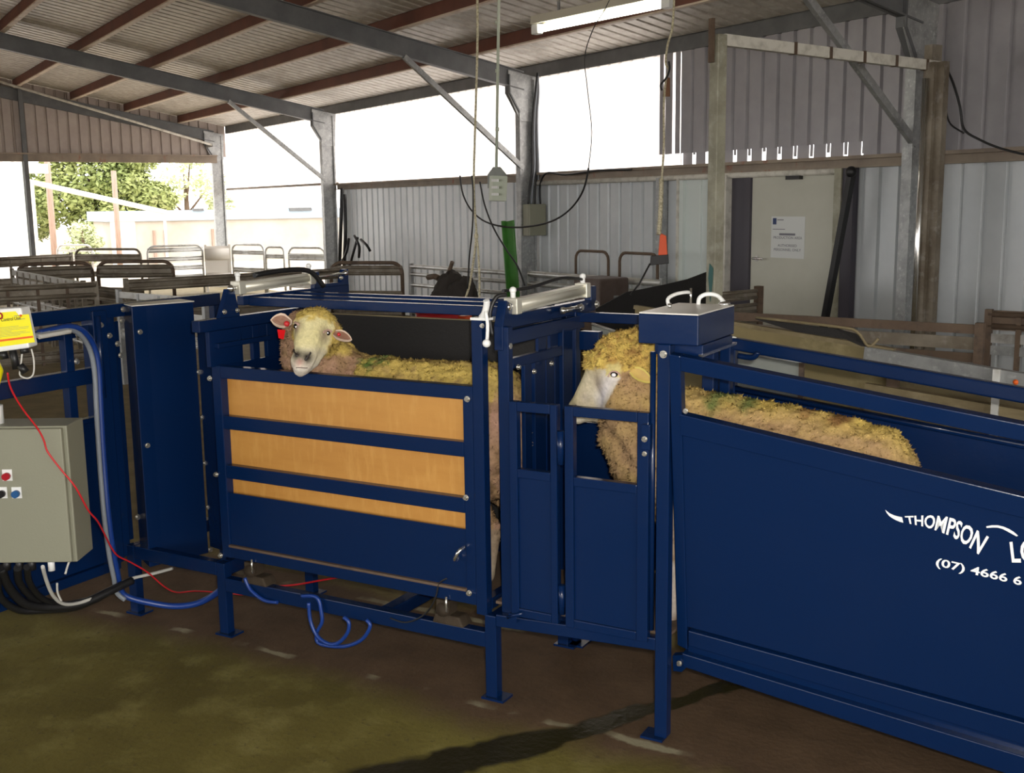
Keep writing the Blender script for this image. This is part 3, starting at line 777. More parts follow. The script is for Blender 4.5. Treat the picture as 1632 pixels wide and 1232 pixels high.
# junction box and cables on the third column
t = thing('junction_box', SW(-11.5, 7.8, 1.30), 'beige junction box with grey cables fixed to the third column', 'electrical box')
bx0 = -11.9
part('body', MB().sbox(-11.55, -11.42, 7.67, 7.925, 1.30, 1.69), 'cabinet', t, bevel=.008)
part('lid', MB().sbox(-11.42, -11.395, 7.675, 7.92, 1.305, 1.685), 'cabinet', t, bevel=.004)
for i in range(4):
    part('cable', MB().tube([SW(-11.5, 7.72 + .05 * i, 1.68), SW(-11.5, 7.74 + .045 * i, 1.85), SW(-11.51, 7.80 + .03 * i, 2.15), SW(-11.52, 7.81 + .025 * i, 2.5), SW(-11.51, 7.82 + .02 * i, 2.8), SW(-11.5, 7.85 + .015 * i, 3.05), SW(-11.5, 7.88, 3.28)], .014, 6, smooth_path=4), 'hose_grey' if i % 2 else 'cable_black', t)
part('cable', MB().tube([SW(-11.46, 7.88, 1.68), SW(-11.42, 7.85, 1.92), SW(-11.2, 7.80, 2.06), SW(-10.8, 7.8, 2.03), SW(-10.2, 7.82, 2.06), SW(-9.6, 7.82, 2.05)], .012, 6, smooth_path=5), 'cable_black', t)

# ceiling light, pendant outlet, ropes, slung cable
t = thing('fluorescent_light', SW(-7.6, 5.85, 3.28), 'lit fluorescent batten hung under the roof near the top of the picture', 'light')
a, b = SW(-8.44, 5.78, 3.235), SW(-6.86, 5.94, 3.235)
d = (b - a).normalized()
part('tube', MB().cyl(a + d * .05, b - d * .05, .032, 14), 'lamp', t)
part('tray', MB().beam(a + UP * .085, b + UP * .085, .14, .045), 'lampbody', t)
part('reflector', MB().beam(a + UP * .055 + SV * .06, b + UP * .055 + SV * .06, .02, .05).beam(a + UP * .055 - SV * .06, b + UP * .055 - SV * .06, .02, .03), 'lampbody', t)
for q in (a, b): part('lamp_holder', MB().beam(q - d * .04, q + d * .05, .07, .085), 'white_plastic', t, bevel=.008)
part('hanger', MB().beam(a + d * .3 + UP * .1, a + d * .3 + UP * .4, .02, .02, SX).beam(b - d * .3 + UP * .1, b - d * .3 + UP * .4, .02, .02, SX), 'galv', t)
wv = 5.05; s_ = -8.0
t = thing('pendant_outlet', SW(s_, wv, 1.73), 'pale green outlet box hanging on a long conduit over the crate', 'outlet')
x0 = WP(780, 268, wv)
part('drop_conduit', MB().tube([WP(791, 268, wv), WP(795, 0, wv), WP(796, -70, wv)], .0125, 8), 'conduit', t)
for yy in (33, 110, 203): part('coupling', MB().cyl(WP(792.6, yy, wv), WP(792.3, yy + 6, wv), .017), 'conduit', t)
def face(l, tp, r, bt, w_, th):
    A = [WP(l, bt, w_), WP(r, bt, w_), WP(r, tp, w_), WP(l, tp, w_)]
    return MB().prism(A, SV * -th)
yb = MB().prism([WP(779, 320, wv), WP(801, 321, wv), WP(803, 281, wv), WP(780, 280, wv)], SX * .09 - SV * .02)
part('box', yb, 'conduit', t, bevel=.004)
part('back_plate', MB().prism([WP(777, 300, wv + .03), WP(806, 300, wv + .03), WP(806, 278, wv + .03), WP(796, 266, wv + .03), WP(786, 266, wv + .03), WP(777, 278, wv + .03)], SV * .01), 'greysheet', t)
for yy in (287, 298, 309): part('socket', MB().prism([WP(785, yy + 2.5, wv - .05), WP(795, yy + 2.8, wv - .05), WP(795, yy - 1.5, wv - .05), WP(785, yy - 1.5, wv - .05)], SV * -.012), 'white_plastic', t)
wr = 4.8
t = thing('hanging_rope', WP(745, 470, wr), 'cream rope with a black lead hanging left of the pendant outlet', 'rope')
part('cord', MB().tube([WP(*q, wr) for q in ((760, -60), (761, 60), (758, 180), (755, 290), (757, 340), (759, 375), (754, 420), (748, 455), (742, 475))], .010, 7, smooth_path=5), 'rope', t)
part('cord', MB().tube([WP(*q, wr + .01) for q in ((759, 372), (762, 400), (764, 440), (764, 478))], .009, 7, smooth_path=4), 'rope', t)
part('lead', MB().tube([WP(*q, wr - .02) for q in ((752, 280), (754, 310), (753, 360), (748, 410), (745, 460))], .007, 6, smooth_path=5), 'cable_black', t)
part('knot', MB().ball(WP(759, 376, wr), (.018, .018, .03)), 'rope', t)
part('plug', MB().ball(WP(739, 476, wr), (.022, .022, .016)), 'orange', t)
t = thing('slung_cable', WP(800, 360, 5.6), 'black cable slung in a long loop across the sheeted wall', 'cable')
part('cable', MB().tube([WP(*q, 5.6) for q in ((733, 280), (738, 310), (752, 336), (775, 354), (810, 362), (850, 360), (885, 350), (912, 330), (930, 302), (938, 268))], .0085, 6, smooth_path=5), 'cable_black', t)
part('cable', MB().tube([WP(*q, 5.6) for q in ((765, 290), (772, 325), (786, 362), (805, 395), (825, 425), (836, 455))], .0085, 6, smooth_path=5), 'cable_black', t)
part('cable', MB().tube([WP(*q, 5.6) for q in ((938, 268), (943, 210), (936, 140), (932, 90), (946, 45), (964, 15), (985, -30))], .004, 6, smooth_path=5), 'cable_black', t)
D2 = 8.5
t = thing('hanging_rope', DP(1056, 408, D2), 'cream rope with a brown block and an orange plug right of the lamp', 'rope')
part('cord', MB().tube([DP(*q, D2) for q in ((1076, -40), (1072, 40), (1064, 72), (1061, 100), (1066, 112), (1061, 128), (1058, 170), (1058, 230), (1055, 280), (1052, 330), (1051, 372))], .009, 7, smooth_path=5), 'rope', t)
part('cord', MB().tube([DP(*q, D2) for q in ((1054, 285), (1053, 330), (1050, 374))], .018, 7, smooth_path=3), 'rope', t)
part('hook', MB().tube([DP(*q, D2 - .02) for q in ((1066, 98), (1067, 110), (1062, 124), (1053, 135), (1055, 144))], .008, 6, smooth_path=5), 'cable_black', t)
part('block', MB().prism([DP(1056, 154, D2), DP(1068, 154, D2), DP(1068, 124, D2), DP(1060, 123, D2)], ray(1060, 140).normalized() * .07), 'brown_block', t, bevel=.004)
part('plug', MB().prism([DP(1049, 407, D2), DP(1064, 407, D2), DP(1062, 376, D2), DP(1052, 371, D2)], ray(1056, 390).normalized() * .07), 'orange', t, bevel=.006)
part('socket', MB().prism([DP(1036, 423, D2), DP(1066, 420, D2), DP(1065, 405, D2), DP(1037, 408, D2)], ray(1056, 410).normalized() * .08), 'cable_black', t, bevel=.004)
part('lead', MB().tube([DP(*q, D2) for q in ((1036, 420), (1020, 450), (1005, 470))], .007, 6), 'cable_black', t)
t = thing('wall_cable', SW(-5.3, 7.7, 1.9), 'black cable drooping from the crossbar to the right edge', 'cable')
part('cable', MB().tube([WP(*q, 7.55) for q in ((1510, 112), (1520, 135), (1530, 170), (1536, 205), (1560, 222), (1600, 238), (1660, 252))], .009, 6, smooth_path=5), 'cable_black', t)
part('cable', MB().tube([WP(*q, 7.55) for q in ((1508, 178), (1515, 198), (1536, 212))], .007, 6, smooth_path=5), 'cable_black', t)
t = thing('strap_bundle', SW(-17.6, 7.5, .4), 'black bundle of straps and leads hung beside the second column', 'straps')
for i, (px, py, qx, qy) in enumerate(((545, 300, 541, 430), (549, 310, 548, 430), (556, 380, 540, 425), (570, 378, 556, 428), (575, 382, 590, 400), (565, 376, 572, 410))):
    part('strap', MB().tube([WP(px, py, 7.5), WP((px + qx) / 2 + 2 * (i % 3), (py + qy) / 2, 7.45), WP(qx, qy, 7.5)], .03 if i < 2 else .022, 6, smooth_path=4), 'cable_black', t)
t = thing('tie_rod', SW(-23.0, 5.5, 3.5), 'thin pale tie rod crossing under the far roof bay', 'tie rod')
part('rod', MB().cyl(SW(-23.0, 2.2, 4.45), SW(-23.0, 7.55, 2.98), .024), 'bar_white', t)
part('bracket', MB().sbox(-23.42, -22.97, 7.53, 7.57, 2.95, 3.01), 'galv', t)

# paper sign on the cream door
t = thing('paper_notice', SW(-7.34, 7.878, 1.18), 'white paper notice with a navy logo taped to the cream door', 'notice')
sw0 = 7.876
part('sheet', MB().sbox(-7.555, -7.135, sw0, sw0 + .002, 1.155, 1.545), 'paper', t)
def text(body, name, parent, m, origin, xd, yd, size, width=None, bold=0, align='LEFT', ext=.0006, warp=None):
    cu = bpy.data.curves.new(name, 'FONT'); cu.body = body; cu.size = 1; cu.offset = bold; cu.align_x = align
    cu.resolution_u = 3
    o = bpy.data.objects.new(name, cu); COL.objects.link(o)
    dg = bpy.context.evaluated_depsgraph_get()
    me = bpy.data.meshes.new_from_object(o.evaluated_get(dg))
    bpy.data.objects.remove(o)
    xs = [v.co.x for v in me.vertices]; x0, x1 = min(xs), max(xs)
    root_ = parent
    while root_.parent: root_ = root_.parent
    org = ORG[root_]
    bm = bmesh.new(); bm.from_mesh(me)
    if warp: bmesh.ops.subdivide_edges(bm, edges=[e for e in bm.edges if e.calc_length() > .12], cuts=3)
    xd, yd = Vector(xd).normalized(), Vector(yd).normalized(); nd = xd.cross(yd)
    kx = (width / (x1 - x0)) if width else size
    for v in bm.verts:
        if warp: p = warp((v.co.x - x0) / (x1 - x0), v.co.y / .73)
        else:
            xx = v.co.x * kx if align == 'CENTER' else (v.co.x - x0) * kx
            p = Vector(origin) + xd * xx + yd * (v.co.y * size)
        v.co = p + nd * ext - org
    bm.to_mesh(me); bm.free(); me.materials.clear(); me.materials.append(M[m])
    ob = bpy.data.objects.new(name, me); COL.objects.link(ob); ob.parent = parent
    return ob
nx = SX
part('logo', MB().sbox(-7.535, -7.49, sw0 - .002, sw0, 1.47, 1.53), 'navy_print', t)
for s0_, s1_, z_, h_ in ((-7.48, -7.40, 1.513, .008), (-7.535, -7.38, 1.425, .006), (-7.45, -7.25, 1.378, .02)):
    part('print_line', MB().sbox(s0_, s1_, sw0 - .0015, sw0, z_ - h_ / 2, z_ + h_ / 2), 'greyink', t)
text('PRODUCTION AREA', 'lettering', t, 'greyink', SW(-7.345, sw0 - .0005, 1.335), SX, UP, .034, .36, .012, 'CENTER')
text('AUTHORISED', 'lettering', t, 'greyink', SW(-7.345, sw0 - .0005, 1.262), SX, UP, .034, .24, .012, 'CENTER')
text('PERSONNEL ONLY', 'lettering', t, 'greyink', SW(-7.345, sw0 - .0005, 1.222), SX, UP, .034, .34, .012, 'CENTER')
# ------------------------------------------------------------------ the sheep handling machine
BV = .003
def B(x0, x1, y0, y1, z0, z1): return MB().box((x0, y0, z0), (x1, y1, z1))
_bolt = {}
def bolt(p, parent, ax=(0, -1, 0), r=.008):
    """hex head and washer; alike bolts share one mesh"""
    ax = Vector(ax).normalized(); key = (tuple(round(c, 3) for c in ax), r)
    rt = parent
    while rt.parent: rt = rt.parent
    if key not in _bolt:
        mb = MB().tube([Vector((0, 0, 0)), ax * .003], r * 1.35, 10).tube([ax * .003, ax * .010], r, 6)
        _bolt[key] = mesh_from('bolt', mb, 'bolt', Vector((0, 0, 0)))
    o = bpy.data.objects.new('bolt', _bolt[key]); COL.objects.link(o); o.parent = parent
    o.location = Vector(p) - ORG[rt]
    return o

M['lid'] = mat('lid_painted_reflection', (.74, .71, .66), .32, .25)  # bright reflection on the flat tops put into the colour
# --- base frame
t = thing('machine_base', (-.6, .27, 0), 'low blue base frame on legs under the weigh crate', 'frame')
for x, y, h in ((-1.744, .02, .30), (-1.231, .02, .30), (.019, .02, .304), (-1.231, .55, .30), (.03, .55, .30)):
    lg = part('leg', B(x - .022, x + .022, y - .02, y + .02, 0.004, h), 'blue', t, bevel=BV)
    part('foot_plate', B(x - .032, x + .055, y - .035, y + .035, 0, .008), 'blue', lg)
part('front_rail', B(-1.21, -.003, 0, .04, .185, .241), 'blue', t, bevel=BV)
part('rear_rail', B(-1.21, .01, .53, .57, .185, .241), 'blue', t, bevel=BV)
part('front_rail', B(-1.72, -1.253, 0, .04, .245, .30), 'blue', t, bevel=BV)
part('cross_member', B(-.47, -.42, .04, .53, .19, .24), 'blue', t, bevel=BV)
part('cross_member', B(-1.25, -1.21, .04, .53, .245, .30), 'blue', t, bevel=BV)
part('cross_member', B(0.0, .04, .04, .53, .25, .30), 'blue', t, bevel=BV)
part('end_rail', B(-1.76, -1.72, .04, .53, .245, .30), 'blue', t, bevel=BV)
part('leg', B(-1.76, -1.72, .53, .57, 0, .30), 'blue', t, bevel=BV)

# --- load cells the crate stands on
for px, py, lab in ((410, 922, 'muddy load cell under the left end of the weigh crate'), (718, 986, 'muddy load cell under the right end of the weigh crate')):
    c = YP(px, py, .02); c.z = .241
    t = thing('load_cell', c, lab, 'load cell')
    part('body', MB().hexa([c + Vector(v) for v in ((-.06, -.03, 0), (.07, -.03, 0), (.07, .04, 0), (-.06, .04, 0), (-.05, -.025, .035), (.05, -.025, .035), (.05, .035, .035), (-.05, .035, .035))]), 'load', t, bevel=.006)
    part('mount', B(c.x - .045, c.x + .01, .0, .05, .276, .326).ball((c.x - .02, .005, .29), (.03, .02, .028)), 'load', t)
    part('stud', MB().cyl((c.x + .002, -.008, .29), (c.x + .002, -.008, .345), .004, 8), 'bolt', t)

# --- weigh crate
cr = thing('weigh_crate', (-.6, .28, .33), 'blue weigh crate with yellow plywood side holding the left sheep', 'crate')
part('upright', B(-1.215, -1.171, 0, .04, .33, 1.10), 'blue', cr, bevel=BV)
part('upright', B(-.075, -.036, 0.002, .04, .33, 1.075), 'blue', cr, bevel=BV)
part('end_post', B(-.035, .006, 0, .04, .30, 1.322), 'blue', cr, bevel=BV)
part('top_rail', B(-1.171, -.035, 0, .04, 1.051, 1.098), 'blue', cr, bevel=BV)
part('mid_rail', B(-1.171, -.075, .002, .036, .852, .904), 'blue', cr, bevel=BV)
part('mid_rail', B(-1.171, -.075, .002, .036, .655, .708), 'blue', cr, bevel=BV)
part('plywood_side', B(-1.18, -.06, .037, .05, .55, 1.07), 'ply', cr)
part('skirt_plate', B(-1.172, -.07, .008, .016, .385, .596), 'blue', cr)
part('skirt_lip', B(-1.172, -.073, -.006, .02, .377, .386), 'rusty', cr)
part('bottom_rail', B(-1.171, -.0355, .001, .04, .331, .377), 'blue', cr, bevel=BV)
part('bottom_rail', B(-1.215, 0, .52, .56, .33, .377), 'blue', cr, bevel=BV)
part('end_sill', B(-.035, .005, .04, .52, .31, .35), 'blue', cr, bevel=BV)
part('end_sill', B(-1.215, -1.17, .04, .52, .33, .37), 'blue', cr, bevel=BV)
part('floor_plate', B(-1.2, .0, .04, .52, .335, .345), 'rusty', cr)
part('rear_side', B(-1.10, .0, .548, .556, .38, 1.252), 'rubber', cr)
part('rear_post', B(-1.215, -1.175, .55, .59, .33, 1.32), 'blue', cr, bevel=BV)
part('rear_post', B(-.02, .02, .557, .597, .33, 1.30), 'blue', cr, bevel=BV)
part('rear_cap', B(-1.08, .0, .545, .56, 1.252, 1.256), 'timber', cr)
for y in (.21, .35, .49):
    part('roof_bar', B(-1.2, .01, y, y + .034, 1.312, 1.346), 'blue', cr, bevel=BV)
part('roof_end_plate', B(-.045, .012, .2, .58, 1.285, 1.312), 'blue', cr, bevel=BV)
# left end gate
part('end_beam', B(-1.235, -1.195, -.07, .60, 1.232, 1.277), 'blue', cr, bevel=BV)
part('end_beam', B(-1.20, -1.17, .0, .30, 1.165, 1.185), 'blue', cr, bevel=BV)
part('gate_leaf', B(-1.205, -1.195, .02, .55, .37, 1.095), 'blue', cr)
for a, b in ((331, 382), (401, 411), (424, 452)):
    y0, y1 = XP(a, 556, -1.2).y, XP(b, 550, -1.2).y
    part('gate_slat', B(-1.21, -1.19, y0, min(y1, .56), 1.095, 1.232), 'blue', cr, bevel=.002)
part('gate_slat', B(-1.207, -1.192, XP(383, 545, -1.2).y, XP(430, 540, -1.2).y, 1.185, 1.232), 'blue', cr)
for px, py in ((745, 636), (743, 793), (748, 945)): bolt(YP(px, py, -.0), cr)
for px, py in ((331, 603), (341, 756), (348, 885)): bolt(YP(px + 4, py, -.0), cr)
h = YP(735, 882, .0)
part('pin', MB().tube([h + Vector((-.012, .0, -.018)), h + Vector((-.008, -.03, -.015)), h + Vector((.012, -.03, .02)), h + Vector((.014, -.0, .024))], .0065, 8, smooth_path=3), 'steel', cr)
# white latch on the end post
lt = part('latch', MB().box((-.035, -.004, 1.322), (.03, .035, 1.33)).tube([(-.0, .01, 1.33), (.018, .0, 1.345), (.03, -.005, 1.375), (.032, -.01, 1.39)], .011, 8, smooth_path=3), 'white_plastic', cr)
part('latch_arm', MB().tube([(.03, -.012, 1.355), (.038, -.014, 1.31), (.036, -.016, 1.262)], .006, 8, smooth_path=3).ball((.036, -.02, 1.25), .014), 'white_plastic', lt)
bolt(YP(769, 519, 0) , cr, r=.006)

def air_cylinder(parent, x, y0, y1, z0, z1, r=.021, rod=None):
    """profiled aluminium cylinder lying along Y with end blocks, fittings and a rod"""
    a, b = Vector((x, y0, z0)), Vector((x, y1, z1)); d = (b - a).normalized()
    c = part('air_cylinder', MB().tube([a, b], r, 16).beam(a + UP * (r * .75), b + UP * (r * .75), r * 1.5, r * .5).beam(a - UP * (r * .75), b - UP * (r * .75), r * 1.5, r * .5), 'alu', parent, label='pale aluminium air cylinder')
    for q, s_ in ((a, -1), (b, 1)):
        part('end_block', MB().beam(q - d * .018, q + d * .018, r * 2.35, r * 2.5), 'alu', c, bevel=.003)
        part('fitting', MB().cyl(q + UP * r, q + UP * (r + .035), .009).ball(q + UP * (r + .03), .012), 'white_plastic', c)
    if rod: part('rod', MB().cyl(b, b + d * rod, .007).ball(b + d * rod, .013), 'steel', c)
    part('tail', MB().cyl(a, a - d * .035, .009).ball(a - d * .04, .015), 'steel', c)
    return c
lb = part('cylinder_beam', B(-1.235, -1.20, .18, .86, 1.315, 1.352), 'blue', cr, bevel=BV)
part('bracket', MB().prism([(-1.225, .05, 1.275), (-1.225, .16, 1.275), (-1.225, .135, 1.385), (-1.225, .10, 1.385)], (.022, 0, 0)), 'blue', lb)
part('bracket', MB().prism([(-1.225, .62, 1.34), (-1.225, .86, 1.34), (-1.225, .86, 1.42), (-1.225, .83, 1.42), (-1.225, .81, 1.365), (-1.225, .67, 1.365), (-1.225, .655, 1.42), (-1.225, .635, 1.42)], (.022, 0, 0)), 'blue', lb)
for y, z in ((.07, 1.30), (.14, 1.30), (.22, 1.335), (.26, 1.33), (.33, 1.33), (.80, 1.385)): bolt((-1.2, y, z), cr, (1, 0, 0), .007)
air_cylinder(cr, -1.2, .155, .585, 1.388, 1.398, .021, .25)
part('air_line', MB().tube([(-1.2, .25, 1.43), (-1.19, .40, 1.44), (-1.17, .55, 1.43), (-1.15, .62, 1.36)], .011, 8, smooth_path=5), 'cable_black', cr)

# --- gate housing (upright box at the left of the crate)
gh = thing('gate_housing', (-1.62, .14, .25), 'tall blue sheet metal housing standing left of the plywood crate side', 'housing')
A0, A1, B0, C0, D0 = (-1.632, 0), (-1.617, .062), (-1.552, .258), (-1.69, .315), (-1.75, .06)
def vert(poly, z0, z1): return MB().prism([(a, b, z0) for a, b in poly], (0, 0, z1 - z0))
part('shell', vert([A0, A1, B0, C0, D0], .22, 1.312), 'blue', gh, bevel=BV)
part('lid', vert([(A0[0] + .002, A0[1] - .002), (B0[0] + .003, B0[1] + .002), C0, D0], 1.312, 1.316), 'lid', gh)
part('mount_plate', MB().hexa([(-1.545, .262, .25), (-1.25, .20, .25), (-1.25, .215, .25), (-1.545, .277, .25), (-1.545, .262, 1.20), (-1.25, .20, 1.20), (-1.25, .215, 1.20), (-1.545, .277, 1.20)]), 'blue', gh)
nrm = Vector((.95, -.25, 0))
for px, py in ((223, 529), (235, 710), (247, 883)): bolt(on(px, py, nrm, nrm.dot(Vector((-1.622, .03, 0)))), gh, nrm)
for px, py in ((314, 521), (317, 593), (323, 665), (327, 738), (332, 808), (335, 876)): bolt(on(px, py, nrm, nrm.dot(Vector((-1.545, .262, 0)))), gh, nrm)

# --- drafting wing on the far left
dw = thing('drafting_wing', (-1.75, -.3, 0), 'blue railed wing at the far left behind the control cabinet', 'gate wing')
def ybeam(name, y0, y1, z0, z1, x0=-1.77, x1=-1.73, par=dw):
    if name == 'post' and x1 == -1.73: x0, x1 = -1.768, -1.7325
    if name == 'mid_rail': x0, x1 = -1.772, -1.728
    return part(name, B(x0, x1, y0, y1, z0, z1), 'blue', par, bevel=BV)
ybeam('top_rail', -.75, .60, 1.265, 1.318)
ybeam('top_rail', -.40, -.06, 1.20, 1.245, -1.79, -1.75)
ybeam('mid_rail', -.80, -.06, 1.012, 1.075)
ybeam('panel_cap', -.80, -.06, .855, .875)
part('panel', B(-1.765, -1.755, -.80, -.05, .25, .86), 'blue', dw)
ybeam('post', -.25, -.21, .875, 1.265)
ybeam('post', -.12, -.05, .25, 1.30, -1.79, -1.72)
ybeam('post', -.03, .02, .25, 1.27, -1.80, -1.76)
ybeam('post', .56, .60, 0, 1.265)
ybeam('post', -.80, -.76, 0, 1.318, -1.769, -1.731)
ybeam('post', .045, .075, .30, 1.24, -1.86, -1.80)
ybeam('bottom_rail', -.80, -.06, .22, .26)
for px, py in ((124, 534), (160, 518), (174, 535), (187, 548), (192, 566), (122, 576), (196, 493), (194, 511), (219, 824)): bolt(XP(px, py, -1.722), dw, (1, 0, 0), .009)
part('hinge_pin', MB().cyl((-1.715, -.10, .95), (-1.715, -.10, 1.28), .012), 'blue', dw)
part('cross_rail', B(-1.80, -1.62, .27, .31, 1.06, 1.09), 'blue', dw)

# --- sorting cell between the crate and the race
sc = thing('sorting_cell', (.35, .28, 0), 'blue middle cell with two small gates and the flat topped control box', 'gate frame')
part('corner_post', B(.625, .666, 0, .042, .006, 1.275), 'blue', sc, bevel=BV)
part('foot_plate', B(.585, .66, -.02, .05, 0, .008), 'blue', sc)
part('front_rail', MB().hexa([(.041, .002, .268), (.625, .002, .295), (.625, .038, .295), (.041, .038, .268), (.041, .002, .311), (.625, .002, .336), (.625, .038, .336), (.041, .038, .311)]), 'blue', sc, bevel=BV)
for x, h in ((.05, 1.30), (.63, 1.29)):
    part('rear_post', B(x - .02, x + .02, .555 + .02, .596 + .02, 0.006, h), 'blue', sc, bevel=BV)
    part('foot_plate', B(x - .035, x + .06, .54, .63, 0, .008), 'blue', sc)
part('rear_rail', B(.07, .64, .58, .615, 1.262, 1.298), 'blue', sc, bevel=BV)
part('rear_plate', B(.07, .61, .575, .585, .35, .885), 'blue', sc)
part('floor_plate', B(.02, .66, .04, .56, .335, .345), 'rusty', sc)
part('stub', B(.09, .17, .56, .60, 1.16, 1.23), 'blue', sc, bevel=BV)
# sliding gate across the cell
part('gate_post', B(.046, .087, .034, .0655, .31, 1.30), 'blue', sc, bevel=BV)
part('track', B(.03, .065, .05, .76, 1.288, 1.334), 'blue', sc, bevel=BV)
part('track', B(.062, .0845, .05, .62, 1.238, 1.286), 'blue', sc, bevel=BV)
part('gate_rail', B(.056, .083, .07, .52, 1.155, 1.19), 'blue', sc, bevel=BV)
for a, b, zz in ((833, 844, 1.16), (849, 866, 1.16), (867, 880, 1.16), (881, 892, 1.16)):
    part('gate_slat', B(.055, .07, XP(a, 650, .06).y, XP(b, 650, .06).y, .36, zz), 'blue', sc, bevel=.002)
part('gate_plate', B(.05, .056, XP(849, 650, .05).y, XP(893, 650, .05).y, .36, 1.07), 'blue', sc)
part('gate_stile', B(.045, .0865, XP(888, 640, .06).y, XP(903, 640, .06).y, .33, 1.25), 'blue', sc, bevel=BV)
part('upper_slat', B(.057, .0685, .28, .34, 1.185, 1.245).box((.057, .37, 1.185), (.0685, .43, 1.245)), 'blue', sc)
# cylinder over the gate
air_cylinder(sc, .06, .118, .655, 1.362, 1.374, .022, .07)
part('bracket', MB().prism([(.035, .03, 1.22), (.035, .085, 1.22), (.035, .10, 1.37), (.035, .06, 1.385), (.035, .03, 1.30)], (.034, 0, 0)), 'blue', sc, bevel=BV)
part('bracket', B(.045, .075, .70, .745, 1.33, 1.385), 'blue', sc, bevel=BV)
part('spigot', MB().cyl((.09, .43, 1.318), (.09, .56, 1.318), .009).ball((.09, .43, 1.318), .014).ball((.09, .56, 1.318), .012), 'steel', sc)
for y, z in ((.60, 1.315), (.735, 1.315), (.05, 1.235)): bolt((.078, y, z), sc, (1, 0, 0), .011)
bolt((.09, .09, 1.16), sc, (1, 0, 0), .007); bolt((.09, .33, 1.14), sc, (1, 0, 0), .007); bolt((.09, .2, 1.13), sc, (1, 0, 0), .007)
part('air_line', MB().tube([(.05, .09, 1.40), (.03, .06, 1.395), (.015, .04, 1.34), (.03, .03, 1.27)], .007, 6, smooth_path=5), 'cable_black', sc)
part('air_line', MB().tube([(.06, .65, 1.415), (.05, .5, 1.43), (.03, .3, 1.41), (.02, .12, 1.41)], .006, 6, smooth_path=5), 'cable_black', sc)
# two small front gates
def small_gate(x0, x1, z0, z1, wl, wr, wb, wt):
    g_ = part('front_gate', B(x0, wl, -.012, .018, z0, z1).box((wr, -.012, z0), (x1, .018, z1)).box((wl, -.012, wt), (wr, .018, z1)).box((wl, -.012, wb - .03), (wr, .018, wb)).box((wl, -.012, z0), (wr, .018, z0 + .03)), 'blue', sc, bevel=BV)
    part('gate_sheet', B(wl, wr, -.002, .004, z0 + .03, wb - .03), 'blue', g_)
    return g_
g1 = small_gate(.110, .286, .325, 1.062, .140, .262, .837, 1.030)
g2 = small_gate(.314, .603, .322, 1.062, .345, .565, .832, 1.030)
part('hinge', MB().cyl((.300, -.012, .87), (.300, -.012, .98), .012).cyl((.296, 0, .36), (.296, 0, .46), .012), 'blue', g2)
part('latch', MB().box((.585, -.03, .95), (.615, -.005, 1.03)), 'blue', g2, bevel=BV)
bolt((.598, -.03, .985), sc, r=.007); bolt((.592, -.014, .935), sc, r=.006)
part('drop_bar', MB().cyl((.608, .01, .36), (.608, .01, 1.25), .009), 'blue', sc)
part('rear_plate_cap', B(.36, .56, .565, .59, .815, .825), 'bar_white', sc)
part('hinge_foot', MB().box((.105, -.02, .305), (.135, .02, .335)).cyl((.10, -.02, .32), (.16, -.02, .345), .006), 'blue', sc)
# control box
cb = part('control_box', B(.563, .755, -.002, .335, 1.275, 1.366), 'blue', sc, bevel=.004)
part('lid', B(.565, .753, 0, .333, 1.366, 1.370), 'lid', cb, label='pale lid of the control box')
part('support_channel', B(.60, .755, .04, .32, 1.238, 1.274), 'blue', cb, bevel=BV)
part('lip', B(.745, .757, .03, .36, 1.238, 1.246), 'steel', cb)
part('rear_leg', B(.66, .70, .30, .34, .9, 1.275), 'blue', cb, bevel=BV)
part('white_hose', MB().tube([(.585, .20, 1.368), (.575, .21, 1.392), (.585, .25, 1.405), (.60, .30, 1.408), (.60, .335, 1.405)], .006, 8, smooth_path=5), 'white_plastic', cb)
part('white_hose', MB().tube([(.645, .30, 1.368), (.645, .31, 1.39), (.665, .32, 1.402), (.70, .325, 1.398), (.73, .31, 1.375)], .007, 8, smooth_path=5), 'white_plastic', cb)
part('fitting', MB().cyl((.605, .15, 1.368), (.605, .15, 1.385), .006).cyl((.61, .325, 1.368), (.61, .325, 1.42), .004).ball((.735, .29, 1.376), (.02, .02, .008)), 'steel', cb)
bolt((.645, 0, 1.245), sc, r=.009)
part('rear_frame', B(.70, .735, .36, .40, .95, 1.24).box((.62, .50, .95), (.645, .53, 1.23)), 'blue', sc, bevel=BV)

# --- lead-up race
NR, OR = Vector((.01833, 1, .1214)), .1443
NU = NR.normalized()
def RP(px, py, d=0.0): return on(px, py, NR, OR - d * NR.length)
rc = thing('lead_up_race', (1.5, .28, 0), 'long blue sloping lead-up race at right with white lettering', 'race')
def slab(q, d0, d1):
    """quadrilateral picked on the leaning side, from d0 to d1 in front of it"""
    mb = MB(); P0 = [RP(*p, d0) for p in q]; return mb.prism(P0, -NU * (d1 - d0))
XR = 1800
def yl(x, a, b): return a[1] + (b[1] - a[1]) * (x - a[0]) / (b[0] - a[0])
L_top = ((1092, 655), (1632, 783)); L_in = ((1100, 690), (1632, 818))
L_lip = ((1100, 998), (1632, 1143)); L_grv = ((1100, 1022), (1632, 1178)); L_bt = ((1100, 1034), (1632, 1193)); L_bb = ((1100, 1055), (1632, 1229))
def strip(La, Lb, x0a, x0b, d0, d1): return slab([(x0a, yl(x0a, *La)), (x0b, yl(x0b, *Lb)), (XR, yl(XR, *Lb)), (XR, yl(XR, *La))], d0, d1)
part('side_sheet', strip(L_in, L_lip, 1084, 1092, -.006, 0), 'blue', rc)
part('side_top_rail', strip(L_top, L_in, 1090, 1091, -.03, .008), 'blue', rc, bevel=BV)
part('side_front_stile', slab([(1073, 560), (1091, 563), (1102, 1028), (1086, 1020)], -.03, .006), 'blue', rc, bevel=BV)
